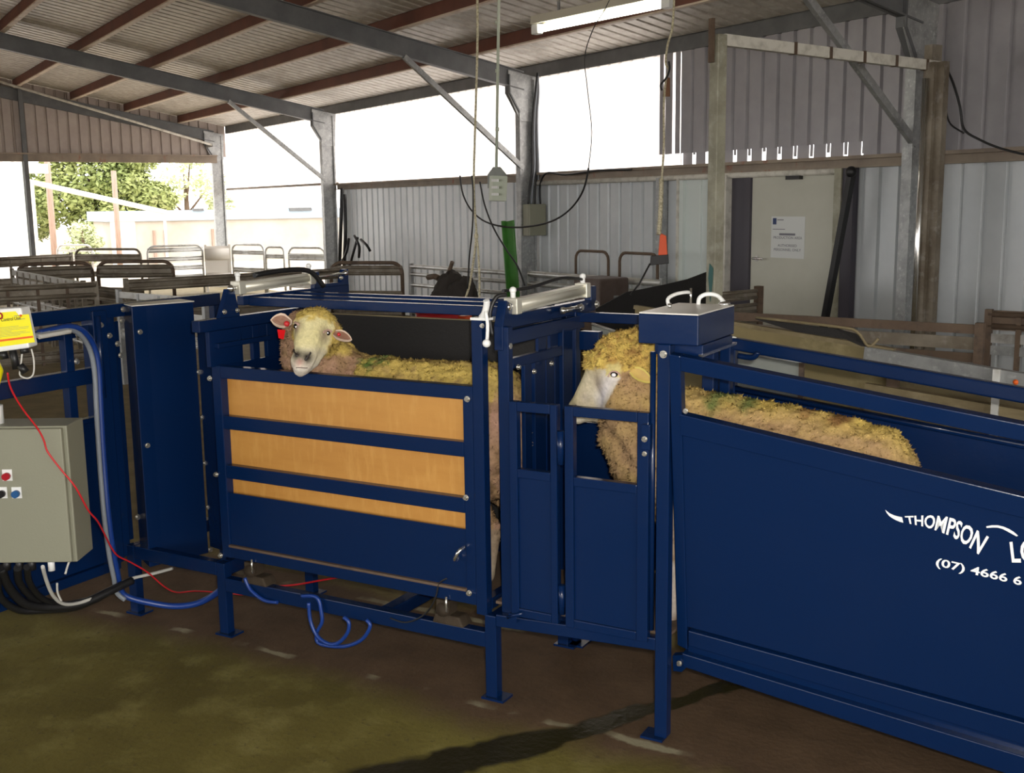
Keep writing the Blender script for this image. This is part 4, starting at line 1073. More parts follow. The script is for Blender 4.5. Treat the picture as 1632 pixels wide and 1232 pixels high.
part('side_bottom_rail', strip(L_lip, L_grv, 1102, 1102, -.02, .010), 'blue', rc, bevel=BV)
part('sill_rail', strip(L_bt, L_bb, 1094, 1096, -.02, .020), 'blue', rc, bevel=BV)
part('sill_infill', strip(L_grv, L_bt, 1100, 1100, -.02, -.004), 'blue', rc)
L_ut, L_ub = ((1091, 563), (1632, 670)), ((1091, 587), (1632, 697))
part('upper_rail', strip(L_ut, L_ub, 1091, 1091, -.03, .006), 'blue', rc, bevel=BV)
bolt(RP(1093, 655, .01), rc, r=.006)
part('pivot_lug', slab([(1076, 1040), (1100, 1038), (1102, 1055), (1090, 1066), (1077, 1064)], -.01, .012), 'blue', rc)
bolt(RP(1083, 1057, .014), rc, r=.007)
YF = .56
def fstrip(La, Lb, x0, y0, y1):
    q = [YP(x0, yl(x0, *La), YF), YP(x0, yl(x0, *Lb), YF), YP(1800, yl(1800, *Lb), YF), YP(1800, yl(1800, *La), YF)]
    return MB().prism([Vector((p.x, y0, p.z)) for p in q], (0, y1 - y0, 0))
part('far_upper_rail', fstrip(((1165, 537), (1632, 617)), ((1165, 556), (1632, 642)), 1168, YF - .02, YF + .02), 'blue', rc, bevel=.006)
part('far_side_sheet', fstrip(((1175, 618), (1632, 708)), ((1175, 850), (1632, 990)), 1160, YF, YF + .008), 'blue', rc)
part('far_side_cap', MB().tube([YP(1165, 618, YF), YP(1800, 743, YF)], .012, 8), 'blue', rc)
a = YP(1168, 545, YF)
part('rail_end', MB().ball(a, .02), 'white_plastic', rc)
part('far_post', B(a.x - .02, a.x + .015, YF - .018, YF + .018, .3, a.z - .01), 'blue', rc, bevel=BV)
part('far_post', B(a.x - .10, a.x - .06, YF - .0, YF + .03, .3, a.z - .05), 'blue', rc, bevel=BV)
p0 = YP(1176, 567, YF - .03)
part('lever', MB().tube([p0, YP(1196, 570, YF - .03), YP(1204, 567, YF - .03), YP(1208, 561, YF - .03)], .010, 8, smooth_path=3), 'blue', rc)
def zfl(x): return .318 - .135 * (x - .7)
part('ramp_floor', MB().hexa([(.69, .10, zfl(.69) - .02), (2.2, .10, zfl(2.2) - .02), (2.2, .55, zfl(2.2) - .02), (.69, .55, zfl(.69) - .02), (.69, .10, zfl(.69)), (2.2, .10, zfl(2.2)), (2.2, .55, zfl(2.2)), (.69, .55, zfl(.69))]), 'rusty', rc)
for y in (.12, .54):
    part('leg', B(2.0, 2.04, y - .02, y + .02, 0, zfl(2.0) - .015), 'blue', rc)
# lettering on the race side
def wtext(body, name, top, bot, bold):
    tu = [q[0] for q in top]; bu = [q[0] for q in bot]
    def wf(u, v):
        tx, ty = np.interp(u, tu, [q[1] for q in top]), np.interp(u, tu, [q[2] for q in top])
        bx, by = np.interp(u, bu, [q[1] for q in bot]), np.interp(u, bu, [q[2] for q in bot])
        return RP(bx + (tx - bx) * v, by + (ty - by) * v, .0015)
    return text(body, name, rc, 'white_decal', (0, 0, 0), (1, 0, 0), (0, 0, 1), 1, bold=bold, ext=0, warp=wf)
wtext('THOMPSON', 'lettering', [(0, 1441.6, 822.2), (.2, 1467, 821), (.35, 1487, 820.5), (.5, 1507, 822), (.62, 1524, 826.5), (.75, 1540, 834), (.88, 1558, 844), (1, 1577, 855)],
      [(0, 1445, 833.5), (.12, 1458, 836), (.25, 1473, 839), (.45, 1494, 845.5), (.6, 1515, 853.5), (.75, 1531, 862.5), (.88, 1545, 872), (1, 1560, 883)], .022)
wtext('LO', 'lettering', [(0, 1608.6, 862.8), (1, 1651, 858)], [(0, 1612.6, 895.5), (1, 1653, 896)], .022)
wtext('(07) 4666 6', 'phone_number', [(0, 1493, 888.5), (1, 1629.5, 919.5)], [(0, 1491, 901), (1, 1628, 933)], .02)
def swoosh(q):
    z = lambda p: RP(1372 + p[0] / 6.277, 780 + p[1] / 6.277, .0004)
    return MB().prism([z(p) for p in q], -NU * .0012)
part('horn_mark', swoosh([(245, 205), (258, 232), (285, 265), (318, 288), (355, 308), (390, 322), (424, 332), (413, 278), (372, 270), (330, 258), (290, 240)]), 'white_decal', rc)
part('horn_mark', swoosh([(1255, 368), (1258, 384), (1320, 380), (1370, 381), (1420, 395), (1465, 418), (1515, 446), (1558, 469), (1572, 462), (1530, 425), (1480, 394), (1425, 371), (1370, 358), (1310, 358)]), 'white_decal', rc)

# ------------------------------------------------------------------ control cabinet, label, bottles, leads on the left
FH = Vector((RW[2][0], RW[2][1], 0)).normalized()          # level direction the viewer faces
RH = Vector((FH.y, -FH.x, 0))
def FP(px, py, dist): return on(px, py, FH, FH.dot(CV) + dist)
DC = 3.75
q = [FP(-95, 680, DC), FP(98, 682, DC)]
a = FP(105, 800, DC); x1 = RH.dot(FP(97, 683, DC)); x0 = x1 - .40; zt = FP(97, 683, DC).z; zb = FP(113, 896, DC).z; dd = FH.dot(a)
def FB(r0, r1, d0, d1, z0, z1):
    g_ = lambda r, d, z: RH * r + FH * d + UP * z
    return MB().hexa([g_(r0, d0, z0), g_(r1, d0, z0), g_(r1, d1, z0), g_(r0, d1, z0), g_(r0, d0, z1), g_(r1, d0, z1), g_(r1, d1, z1), g_(r0, d1, z1)])
cc = thing('control_cabinet', RH * (x0 + .22) + FH * (dd + .1) + UP * zb, 'beige steel control cabinet with push buttons at the left edge', 'cabinet')
part('body', FB(x0, x1 + .012, dd + .02, dd + .17, zb - .006, zt + .006), 'cabinet', cc, bevel=.004)
part('door', FB(x0, x1, dd, dd + .02, zb, zt), 'cabinet', cc, bevel=.004)
for px, py, m in ((12, 757, 'red_button'), (4, 785, 'black_button'), (27, 785, 'blue_button')):
    c = FP(px, py, DC); r_ = RH.dot(c); d_ = dd
    bt = part('button_plate', FB(r_ - .017, r_ + .017, d_ - .003, d_, c.z - .02, c.z + .02), 'white_plastic', cc)
    part('button', MB().cyl(c - UP * .003, c - UP * .003 - FH * .02, .013, 14), m, bt, label=m.replace('_', ' '))
part('gland', MB().cyl(RH * (x1 - .10) + FH * (dd + .06) + UP * (zb - .006), RH * (x1 - .10) + FH * (dd + .06) + UP * (zb - .05), .012), 'white_plastic', cc)
for k in range(4): part('gland', MB().cyl(RH * (x1 - .17 - .045 * k) + FH * (dd + .06) + UP * (zb - .006), RH * (x1 - .17 - .045 * k) + FH * (dd + .06) + UP * (zb - .045), .014), 'cable_black', cc)
part('mounting_arm', FB(x0 + .05, x1 - .05, dd + .17, dd + .30, zt - .16, zt - .12), 'blue', cc)
part('mounting_arm', FB(x0 + .05, x1 - .05, dd + .17, dd + .30, zb + .12, zb + .16), 'blue', cc)

DY = 3.6
yu = thing('yellow_control_unit', FP(10, 560, DY + .04), 'white control unit with a bright yellow front label above the cabinet', 'control unit')
TL, TR, BR_, BL = (-75, 497), (48, 488), (61, 549), (-62, 566)
def lerp2(u, v):
    ax, ay = TL[0] + (TR[0] - TL[0]) * u, TL[1] + (TR[1] - TL[1]) * u
    bx, by = BL[0] + (BR_[0] - BL[0]) * u, BL[1] + (BR_[1] - BL[1]) * u
    return ax + (bx - ax) * v, ay + (by - ay) * v
def YUQ(u0, u1, v0, v1, d0, d1): return MB().prism([FP(*lerp2(u0, v1), DY - d0), FP(*lerp2(u1, v1), DY - d0), FP(*lerp2(u1, v0), DY - d0), FP(*lerp2(u0, v0), DY - d0)], FH * -(d1 - d0))
part('case', YUQ(0, 1, -.02, 1.02, -.07, 0), 'white_plastic', yu, bevel=.006)
part('label_sheet', MB().prism([FP(*lerp2(*c), DY - .0002) for c in ((.03, .93), (.965, .93), (.965, .20), (.83, .20), (.80, .10), (.03, .10))], FH * -.0015), 'yellow', yu)
part('red_stripe', YUQ(.03, .955, .76, .81, .002, .003), 'orange_red', yu)
c = FP(-1, 503.5, DY - .003)
part('round_badge', MB().tube([c + (RH * math.cos(k * .3142) + UP * math.sin(k * .3142)) * .0095 for k in range(21)], .0028, 6), 'red_button', yu)
for v, u0, u1 in ((.30, .80, .90), (.21, .77, .86)): part('print_line', YUQ(u0, u1, v, v + .012, .002, .003), 'greyink', yu)
for i, (u1) in enumerate((.80, .93, .92, .70, .88, .93, .80)):
    part('print_line', YUQ(.40, u1, .47 + i * .037, .477 + i * .037, .002, .003), 'greyink', yu)
part('indicator', MB().ball(FP(33, 503, DY - .003), .004), 'orange_red', yu)
dx = (FP(*lerp2(1, .5), DY) - FP(*lerp2(0, .5), DY)).normalized()
text('Control Unit', 'lettering', yu, 'ink', FP(2, 512.5, DY - .003), dx, UP, .016, .066, .01)
for px, py, qx, qy, r_ in ((20, 556, 26, 588, .012), (38, 554, 40, 563, .014), (4, 560, 7, 572, .014)):
    part('plug', MB().cyl(FP(px, py, DY + .03), FP(qx, qy, DY + .03), r_), 'cable_black', yu)
part('lead', MB().tube([FP(*p, DY + .03) for p in ((36, 556), (33, 585), (32, 598), (44, 603), (53, 596), (54, 575), (50, 556))], .003, 6, smooth_path=5), 'cable_white', yu)
part('dangling_cap', MB().cyl(FP(32, 582, DY + .02), FP(41, 593, DY + .02), .013), 'cable_black', yu)
part('stand', MB().cyl(FP(-20, 556, DY + .05), FP(-16, 692, DY + .05), .012), 'steel', yu)
t = thing('yellow_funnel', FP(-5, 612, DY + .0), 'yellow funnel tip poking in under the yellow control unit', 'funnel')
part('cone', MB().tube([FP(-22, 579, DY + .06), FP(-6, 594, DY + .0), FP(-4, 618, DY)], .042, 14, r2=.005), 'yellow', t)
part('rim', MB().tube([FP(-22, 579, DY + .06), FP(-21, 580, DY + .058)], .045, 14), 'yellow', t)
t = thing('white_bottle', FP(-2, 676, DY + .2), 'small white bottle with a dark cap on top of the cabinet', 'bottle')
c = FP(-6, 679, DC + .08)
part('body', MB().tube([c, c + UP * .06, c + UP * .075], .028, 12), 'white_plastic', t)
part('cap', MB().cyl(c + UP * .074, c + UP * .10, .014), 'cable_black', t)

# leads and hoses
def lead(name, pts, r, m, lab, cat='cable', n=7, extra=()):
    t_ = thing(name, Vector(pts[-1]), lab, cat)
    part('lead', MB().tube(pts, r, n, smooth_path=5), m, t_)
    for p_, r_, m_ in extra: part('lead', MB().tube(p_, r_, n, smooth_path=5), m_, t_)
    return t_
def pathd(q): return [DP(a_, b_, t_) for a_, b_, t_ in q]
def path(q, t0, t1): return [DP(a_, b_, t0 + (t1 - t0) * i / (len(q) - 1)) for i, (a_, b_) in enumerate(q)]
lead('red_wire', pathd([(12, 594, 3.62), (17, 618, 3.66), (35, 650, 3.72), (60, 683, 3.78), (70, 702, 3.8), (76, 720, 3.81), (97, 748, 3.82), (120, 776, 3.84), (140, 812, 3.9), (155, 830, 3.97), (166, 850, 4.06), (177, 872, 4.14), (188, 886, 4.2), (208, 896, 4.28), (235, 912, 4.38), (262, 935, 4.5), (282, 944, 4.6), (310, 942, 4.72), (345, 944, 4.85), (395, 949, 4.88)]), .0032, 'cable_red', 'thin red wire trailing from the yellow label across the cabinet to the floor')
hq = [(62, 531), (88, 525), (112, 521), (132, 528), (148, 550), (156, 582), (159, 630), (162, 690), (166, 750), (172, 820), (180, 880), (187, 915), (192, 940), (205, 952), (240, 961), (275, 966), (310, 963), (335, 952), (352, 940)]
T0, T1 = 4.36, 4.62
hd = [4.02, 4.08, 4.14, 4.20, 4.27, 4.30, 4.32, 4.34, 4.36, 4.38, 4.42, 4.46, 4.50, 4.52, 4.54, 4.56, 4.56, 4.54, 4.5]
lead('blue_air_hose', pathd([(a_, b_, d_) for (a_, b_), d_ in zip(hq, hd)]), .0135, 'hose_blue', 'blue air hose with a grey hose strapped to it arching down beside the cabinet', 'hose', 8,
     [(pathd([(a_ - 6, b_ + 4, d_ - .02) for (a_, b_), d_ in zip(hq[:14], hd)]), .010, 'hose_grey'), (pathd([(62, 537, 4.0), (90, 532, 4.06), (112, 528, 4.12)]), .009, 'cable_white')])
lead('cable_bundle', path([(2, 905), (14, 935), (40, 962), (80, 968), (130, 962), (175, 942), (210, 925)], 3.95, 4.5), .017, 'cable_black', 'bundle of black leads looping under the control cabinet', 'cable', 8,
     [(path([(28, 905), (32, 930), (55, 955), (90, 965), (140, 957)], 3.95, 4.4), .014, 'cable_black'), (path([(43, 903), (48, 930), (70, 955), (110, 963), (160, 950)], 3.95, 4.42), .012, 'cable_black'), (path([(-5, 910), (0, 950), (30, 972), (75, 972), (120, 968), (160, 952)], 3.95, 4.4), .014, 'cable_black')])
lead('white_cable', path([(68, 903), (74, 925), (84, 948), (100, 962), (125, 961), (155, 950), (180, 935), (210, 922), (245, 914), (275, 906)], 3.93, 4.72), .007, 'cable_white', 'pale cable curving from the cabinet underside to the gate housing', 'cable', 7,
     [(path([(131, 870), (112, 892), (104, 915)], 4.05, 4.0), .004, 'cable_white'), (path([(91, 930), (92, 945), (98, 958)], 4.0, 4.05), .004, 'cable_white')])
yl_ = -.016
lead('looped_blue_hose', [YP(*p, yl_) for p in ((480, 950), (505, 952), (512, 975), (513, 992), (505, 1008), (507, 1024), (530, 1030), (555, 1029), (578, 1018), (590, 998), (584, 988))], .0075, 'hose_blue', 'blue hose coiled in loops hanging from the base rail under the crate', 'hose', 8,
     [([YP(*p, yl_ - .012) for p in ((492, 960), (495, 990), (506, 1014), (524, 1026), (540, 1024), (554, 1008), (556, 992), (548, 984))], .0075, 'hose_blue')])
lead('short_blue_hose', [YP(*p, -.01) for p in ((390, 921), (398, 938), (412, 951), (425, 958), (442, 960))], .0075, 'hose_blue', 'short blue hose curving from the left load cell onto the base rail', 'hose', 8)
lead('red_marker_wire', [YP(*p, .3) for p in ((430, 935), (470, 932), (505, 926), (540, 920))], .004, 'cable_red', 'red and white wire lying behind the base rail', 'cable')
lead('load_cell_wire', [YP(*p, -.004) for p in ((622, 985), (645, 992), (668, 985), (685, 970), (695, 950), (700, 930), (712, 922))], .003, 'cable_black', 'thin dark wire looping up from the right load cell', 'cable')
# red and orange things seen over the rubber side
c = YP(678, 505, 1.0)
t = thing('red_drum', Vector((c.x, 1.1, 0)), 'red plastic drum top showing over the black rubber side', 'drum')
part('body', MB().tube([(c.x, 1.1, 0), (c.x, 1.1, c.z - .02), (c.x, 1.1, c.z + .01)], .10, 18), 'red_plastic', t)
part('lid', MB().tube([(c.x, 1.1, c.z + .01), (c.x, 1.1, c.z + .022)], .104, 18), 'red_plastic', t)
c = YP(730, 508, 1.1)
t = thing('orange_float', Vector((c.x, 1.15, 0)), 'small orange block beside the red drum behind the rubber side', 'block')
part('block', B(c.x - .028, c.x + .028, 1.12, 1.18, c.z - .1, c.z + .01), 'orange', t, bevel=.005)
part('stake', B(c.x - .02, c.x + .02, 1.13, 1.17, 0, c.z - .1), 'rusty', t)
# ------------------------------------------------------------------ sheep
def fuse(mb, vox):
    """one continuous skin over overlapping forms"""
    me = bpy.data.meshes.new('tmp'); me.from_pydata(mb.v, [], mb.f); me.update()
    o = bpy.data.objects.new('tmp', me); COL.objects.link(o)
    r = o.modifiers.new('r', 'REMESH'); r.mode = 'VOXEL'; r.voxel_size = vox
    s_ = o.modifiers.new('s', 'SMOOTH'); s_.factor = .5; s_.iterations = 7
    dg = bpy.context.evaluated_depsgraph_get()
    out = bpy.data.meshes.new_from_object(o.evaluated_get(dg))
    bpy.data.objects.remove(o)
    return out

def fbm(p, f, k=3):
    a = 0; w = 1; tot = 0
    for i in range(k):
        a += noise.noise(p * f) * w; tot += w; f *= 2.1; w *= .5
    return a / tot

def mixc(a, b, t): t = max(0, min(1, t)); return tuple(x + (y - x) * t for x, y in zip(a, b))

def finish(me, name, parent, colour, woolly, org, amp=.009):
    me.calc_loop_triangles()
    ns = [v.normal.copy() for v in me.vertices]
    at = me.color_attributes.new('coat', 'FLOAT_COLOR', 'POINT')
    cols = []
    for v, n_ in zip(me.vertices, ns):
        p = v.co.copy(); w_ = woolly(p)
        at.data[v.index].color = (*colour(p, w_), 1)
        if w_ > 0:
            v.co += n_ * (w_ * (fbm(p, 16, 2) * amp * 1.2 + abs(noise.noise(p * 55)) * amp * .9 + noise.noise(p * 110) * amp * .35))
    for v in me.vertices: v.co -= org
    for pl in me.polygons: pl.use_smooth = True
    me.materials.clear(); me.materials.append(M['sheep']); me.update()
    o = bpy.data.objects.new(name, me); COL.objects.link(o); o.parent = parent
    return o

def fleece(me, parent, colour, woolly, org, n, length, keep=lambda p: True, seed=1):
    """short wool locks standing on the skin: one countless mass"""
    rnd = random.Random(seed)
    tris = [t_ for t_ in me.loop_triangles]
    ar = np.cumsum([t_.area for t_ in tris]); vs = []; fs = []; cs = []
    cnt = 0; tries = 0
    while cnt < n and tries < n * 12:
        tries += 1
        t_ = tris[int(np.searchsorted(ar, rnd.random() * ar[-1]))]
        a_, b_ = rnd.random(), rnd.random()
        if a_ + b_ > 1: a_, b_ = 1 - a_, 1 - b_
        V = [me.vertices[i].co for i in t_.vertices]
        p = V[0] + (V[1] - V[0]) * a_ + (V[2] - V[0]) * b_; pw = p + org
        if not keep(pw): continue
        w_ = woolly(pw)
        if w_ < .5: continue
        nn = t_.normal.copy()
        d = (nn + Vector((rnd.gauss(0, .35), rnd.gauss(0, .35), rnd.gauss(-.1, .35)))).normalized()
        u = d.orthogonal().normalized(); v_ = d.cross(u)
        L_ = length * rnd.uniform(.5, 1.25); r_ = length * rnd.uniform(.3, .5)
        b0 = len(vs); bend = Vector((rnd.gauss(0, .3), rnd.gauss(0, .3), rnd.gauss(-.2, .3))) * L_ * .5
        q = p - nn * .004
        for k in range(3):
            an = 2.094 * k; vs.append(q + u * (math.cos(an) * r_) + v_ * (math.sin(an) * r_))
        vs.append(q + d * L_ + bend)
        fs += [(b0, b0 + 1, b0 + 3), (b0 + 1, b0 + 2, b0 + 3), (b0 + 2, b0, b0 + 3)]
        c = colour(pw, w_); k_ = rnd.uniform(.62, 1.25); c = tuple(min(1, x * k_) for x in c)
        cs += [c] * 4; cnt += 1
    m = bpy.data.meshes.new('fleece'); m.from_pydata(vs, [], fs)
    at = m.color_attributes.new('coat', 'FLOAT_COLOR', 'POINT')
    for i, c in enumerate(cs): at.data[i].color = (*c, 1)
    for pl in m.polygons: pl.use_smooth = True
    m.materials.append(M['sheep']); m.update()
    o = bpy.data.objects.new('fleece', m); COL.objects.link(o); o.parent = parent; o['kind'] = 'stuff'
    return o

YELLOW, TAN, BROWN, CREAM, PALE = (.62, .46, .125), (.40, .255, .135), (.26, .16, .09), (.84, .76, .44), (.80, .74, .66)
PINKW = (.50, .30, .22); GREEN = (.16, .25, .06)

def ear(root_p, tip, width, up, mat_o, parent, cup=.35, inner='ear_pink'):
    """leaf shaped ear with thickness; the pink hollow is a sub-part"""
    root_p, tip = Vector(root_p), Vector(tip); ax = tip - root_p; L_ = ax.length; ax.normalize()
    sd = ax.cross(Vector(up)).normalized(); nn = sd.cross(ax).normalized()
    prof_ = [(0, .32), (.15, .62), (.35, .95), (.55, 1.0), (.75, .78), (.9, .45), (1, .05)]
    def surf(k, off):
        vs = []
        for t_, w_ in prof_:
            for j in range(-3, 4):
                x = j / 3 * w_ * width * k
                vs.append(root_p + ax * (L_ * (t_ if k == 1 else .06 + t_ * .88)) + sd * x + nn * (cup * (x * x) / width + off))
        return vs
    fr = []
    for i in range(len(prof_) - 1):
        for j in range(6): fr.append((i * 7 + j, i * 7 + j + 1, i * 7 + 8 + j, i * 7 + 7 + j))
    mb = MB().add(surf(1, 0), fr, True); mb.add(surf(.97, -.009), [f[::-1] for f in fr], True)
    o = part('ear', mb, mat_o, parent)
    part('inner_ear', MB().add(surf(.72, .0025), fr, True), inner, o)
    return o
M['ear_skin'] = mat('pale_ear_skin', (.64, .52, .42), .6, var=[((.54, .40, .31), 12, .4, .7, None)])
M['ear_yellow'] = mat('ear_painted_backlit', (.72, .60, .16), .65, var=[((.75, .42, .12), 9, .5, .7, None)])  # light falling through the ear from behind, painted in as yellow
M['ear_hollow'] = mat('warm_ear_hollow', (.66, .46, .14), .7, var=[((.5, .3, .12), 14, .4, .7, None)])
M['lip_line'] = mat('dark_lip_line', (.13, .085, .07), .6)
M['nose_dark'] = mat('dark_nostril', (.018, .012, .010), .5)
M['tissue'] = mat('bare_lip_skin', (.46, .30, .25), .5)

from mathutils.bvhtree import BVHTree
_bvh = {}
def skin_at(o, px, py):
    """point of the animal's skin on a line of sight measured on the photograph"""
    if o not in _bvh:
        _bvh[o] = BVHTree.FromPolygons([v.co + ORG[o.parent] for v in o.data.vertices], [p_.vertices[:] for p_ in o.data.polygons])
    h_ = _bvh[o].ray_cast(CV, ray(px, py).normalized())[0]
    return h_ if h_ is not None else _bvh[o].find_nearest(DP(px, py, 4.0))[0]

def eye(c, look, parent, r=.0125, glint=.0055, wide=1.0):
    c = Vector(c); look = Vector(look).normalized()
    e = part('eye', MB().ball(c, (r * wide, r, r), 14, 10), 'black_gloss', parent)
    part('painted_eyeshine', MB().ball(c + look * (r * .86), (glint * (1 + (wide - 1) * .6), glint, glint), 10, 8), 'eye_glint', e)  # flash glint put in as a small white ball
    return e

# --- left sheep, in the weigh crate, turning to face the viewer
s1 = thing('sheep', (-.5, .27, .345), 'yellow stained sheep in the crate turning its face to the viewer', 'sheep')
SLY = .27
mb = MB()
for i in range(9):
    x = -.72 + i * .072; k = 1 - ((i - 4) / 4) ** 2
    mb.ball((x, SLY, .893 - .008 * k), (.20, .160 + .015 * k, .245), 20, 14)
mb.ball((-.07, SLY, .84), (.10, .14, .20), 16, 12).capsule((-.03, SLY, .96), (.0, SLY, .78), .035, .025)
mb.capsule((-.76, SLY, .95), (-.885, .235, 1.13), .165, .125, 18).capsule((-.885, .235, 1.13), (-.915, .22, 1.215), .125, .09, 16)
for x, y in ((-.74, .18), (-.74, .36)):
    mb.capsule((x, y, .78), (x - .01, y, .58), .07, .045).capsule((x - .01, y, .58), (x - .01, y, .40), .030, .023).capsule((x - .01, y, .40), (x - .02, y, .365), .024, .022)
for x, y in ((-.11, .17), (-.11, .37)):
    mb.capsule((x, y, .82), (x - .05, y, .66), .10, .065).capsule((x - .05, y, .66), (x + .05, y, .545), .05, .033).capsule((x + .05, y, .545), (x + .03, y, .39), .027, .021).capsule((x + .03, y, .39), (x + .02, y, .365), .024, .022)
# head: built on the line of sight it looks along
HC = YP(497, 527, .055); HT = RW[2] @ np.array(HC - CV)
def HP(px, py, d=0.0): return DP(px, py, HT - d)        # d metres towards the viewer
R_ = HT / F
mb.ball(HP(499, 519, -.005), 30 * R_, 18, 12)
mb.capsule(HP(500, 516, -.02), HP(520, 530, -.03), 29 * R_, 25 * R_, 16)
mb.capsule((-.90, .22, 1.14), HP(503, 527, -.06), .12, .085, 16)
mb.capsule(HP(496, 528, .02), HP(486, 567, .085), 26 * R_, 18 * R_, 18, 6)
mb.capsule(HP(485, 568, .085), HP(481, 579, .092), 18 * R_, 17 * R_, 16)
mb.ball(HP(475, 575, .094), (13 * R_,) * 3).ball(HP(488, 578, .094), (12.5 * R_,) * 3)
mb.capsule(HP(479, 589.5, .074), HP(497, 572, .02), 12 * R_, 15 * R_, 14)
mb.capsule(HP(508, 545, .0), HP(500, 565, .035), 22 * R_, 15 * R_, 14)
mb.ball(HP(481, 547, .02), (14 * R_,) * 3)
mb.ball(HP(474, 514, .018), (9 * R_,) * 3).ball(HP(518, 523, .012), (10 * R_,) * 3)
fwd1 = -ray(497, 527).normalized()
me = fuse(mb, .0095)
hax0, hax1 = HP(497, 524, .02), HP(483, 580, .09)
NOS = [HP(472, 565, .125), HP(490, 570, .12)]
MOUTH = (HP(469, 586, .10), HP(489, 586, .095))
def seg_d(p, a, b):
    ab = b - a; t_ = max(0, min(1, (p - a).dot(ab) / ab.length_squared)); return (p - a - ab * t_).length
def face1(p):
    """1 on the bare face, 0 in the wool"""
    q = RW @ np.array(p - CV); px, py = 816 + F * q[0] / q[2], 616 + F * q[1] / q[2]
    if p.z < .98 or (p - HC).length > .22: return 0
    cx = 499 - (py - 520) * .24; hw = 33 - max(0, py - 530) * .16
    e = abs(px - cx) / hw
    top = 503 + abs(px - 495) * .12
    f_ = min(1, max(0, (1.14 - e + fbm(p, 40, 2) * .15) * 4)) * min(1, max(0, (py - top + fbm(p, 50, 2) * 12) / 10))
    d_ = (HT - q[2])
    return f_ * min(1, max(0, (d_ + .035) * 60))
def wool1(p):
    if p.z < .52: return 0.0
    return max(0, 1 - face1(p) * 1.4) * 1.25
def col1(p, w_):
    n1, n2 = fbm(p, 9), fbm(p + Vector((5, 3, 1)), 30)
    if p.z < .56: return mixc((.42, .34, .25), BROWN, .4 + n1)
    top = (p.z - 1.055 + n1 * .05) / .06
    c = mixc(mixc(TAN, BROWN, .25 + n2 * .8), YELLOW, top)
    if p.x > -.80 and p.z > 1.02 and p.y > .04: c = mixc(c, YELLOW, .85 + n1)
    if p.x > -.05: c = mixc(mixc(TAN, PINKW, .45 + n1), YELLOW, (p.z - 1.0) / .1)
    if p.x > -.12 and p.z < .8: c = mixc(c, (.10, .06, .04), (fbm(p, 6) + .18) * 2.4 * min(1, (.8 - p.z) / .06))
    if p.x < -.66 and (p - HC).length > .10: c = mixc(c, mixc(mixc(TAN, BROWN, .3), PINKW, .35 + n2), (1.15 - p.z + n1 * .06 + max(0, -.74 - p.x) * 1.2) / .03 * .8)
    # green raddle mark over the shoulders
    g_ = 1 - (Vector(((p.x + .60) / .075, (p.z - 1.145) / .07, (p.y - .2) / .13)).length)
    c = mixc(c, GREEN, (g_ * 1.9 + n2 * 2.2) if p.x > -.74 and g_ > -.3 else 0)
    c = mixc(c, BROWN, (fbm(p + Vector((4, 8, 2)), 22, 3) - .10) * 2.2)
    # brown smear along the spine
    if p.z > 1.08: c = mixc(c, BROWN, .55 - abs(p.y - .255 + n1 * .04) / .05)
    if w_ < .98:
        f_ = 1 - w_
        fc = mixc(CREAM, (.70, .62, .30), .35 + n1)
        q = RW @ np.array(p - CV); py = 616 + F * q[1] / q[2]
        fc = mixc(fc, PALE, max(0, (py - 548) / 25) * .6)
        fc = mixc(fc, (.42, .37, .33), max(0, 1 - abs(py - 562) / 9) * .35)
        for nn in NOS: fc = mixc(fc, (.02, .014, .012), (1 - (p - nn).length / .034) * 1.3)
        fc = mixc(fc, (.30, .20, .16), .95 - seg_d(p, HP(472, 580, .11), HP(488, 581, .105)) / .022)
        fc = mixc(fc, (.45, .22, .19), 1.0 - (p - HP(478, 578, .125)).length / .02)
        fc = mixc(fc, (.22, .15, .12), .9 - seg_d(p, *MOUTH) / .014)
        for ex, ey in ((472, 523), (522, 534)): fc = mixc(fc, (.30, .22, .17), (1.25 - (p - HP(ex, ey, .05)).length / .035) * .9)
        c = mixc(c, fc, f_ * 1.3)
    return c
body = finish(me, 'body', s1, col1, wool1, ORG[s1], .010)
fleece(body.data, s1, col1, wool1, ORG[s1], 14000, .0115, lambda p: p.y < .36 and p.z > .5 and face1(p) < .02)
eye(skin_at(body, 471.5, 520) - fwd1 * .004, fwd1 + Vector((.1, 0, -.3)), s1, .0095, .0036)
eye(skin_at(body, 522.5, 531) - fwd1 * .004, fwd1 + Vector((0, 0, .1)), s1, .0095, .0032)
for q in (((464, 517), (470, 514), (477, 518)), ((515, 530), (522, 526), (529, 529))):
    part('eyelid', MB().tube([skin_at(body, *p_) for p_ in q], .004, 6, smooth_path=4), 'tissue', s1)
for a_, b_ in (((469, 558), (474, 567)), ((494, 563), (487, 573))):
    part('nostril', MB().capsule(skin_at(body, *a_) - fwd1 * .004, skin_at(body, *b_) - fwd1 * .005, .0055, .0075, 10, 4), 'nose_dark', s1)
part('mouth_line', MB().tube([skin_at(body, *p_) for p_ in ((466.5, 587.5), (473, 586), (479, 586), (485, 586.5), (490, 586.5))], .0018, 6, smooth_path=4), 'lip_line', s1)
ear(HP(465, 514, .0), HP(431, 510, .025), 12.5 * R_, fwd1 + Vector((0, 0, .5)), 'ear_skin', s1)
ear(HP(528, 529, .0), HP(561, 542, .025), 9 * R_, fwd1 + Vector((.2, 0, .45)), 'ear_skin', s1)
c = HP(448, 531, .0)
part('ear_tag', MB().prism([HP(442, 525, .012), HP(444, 539, .012), HP(452, 541, .012), HP(455, 526, .012)], fwd1 * .003), 'red_tag', s1, label='red ear tag')
part('tag_button', MB().ball(HP(457, 516, .022), (.011, .011, .011)), 'red_plastic', s1)
part('tag_button', MB().ball(HP(540, 533, .03), (.007, .007, .007)), 'red_plastic', s1)

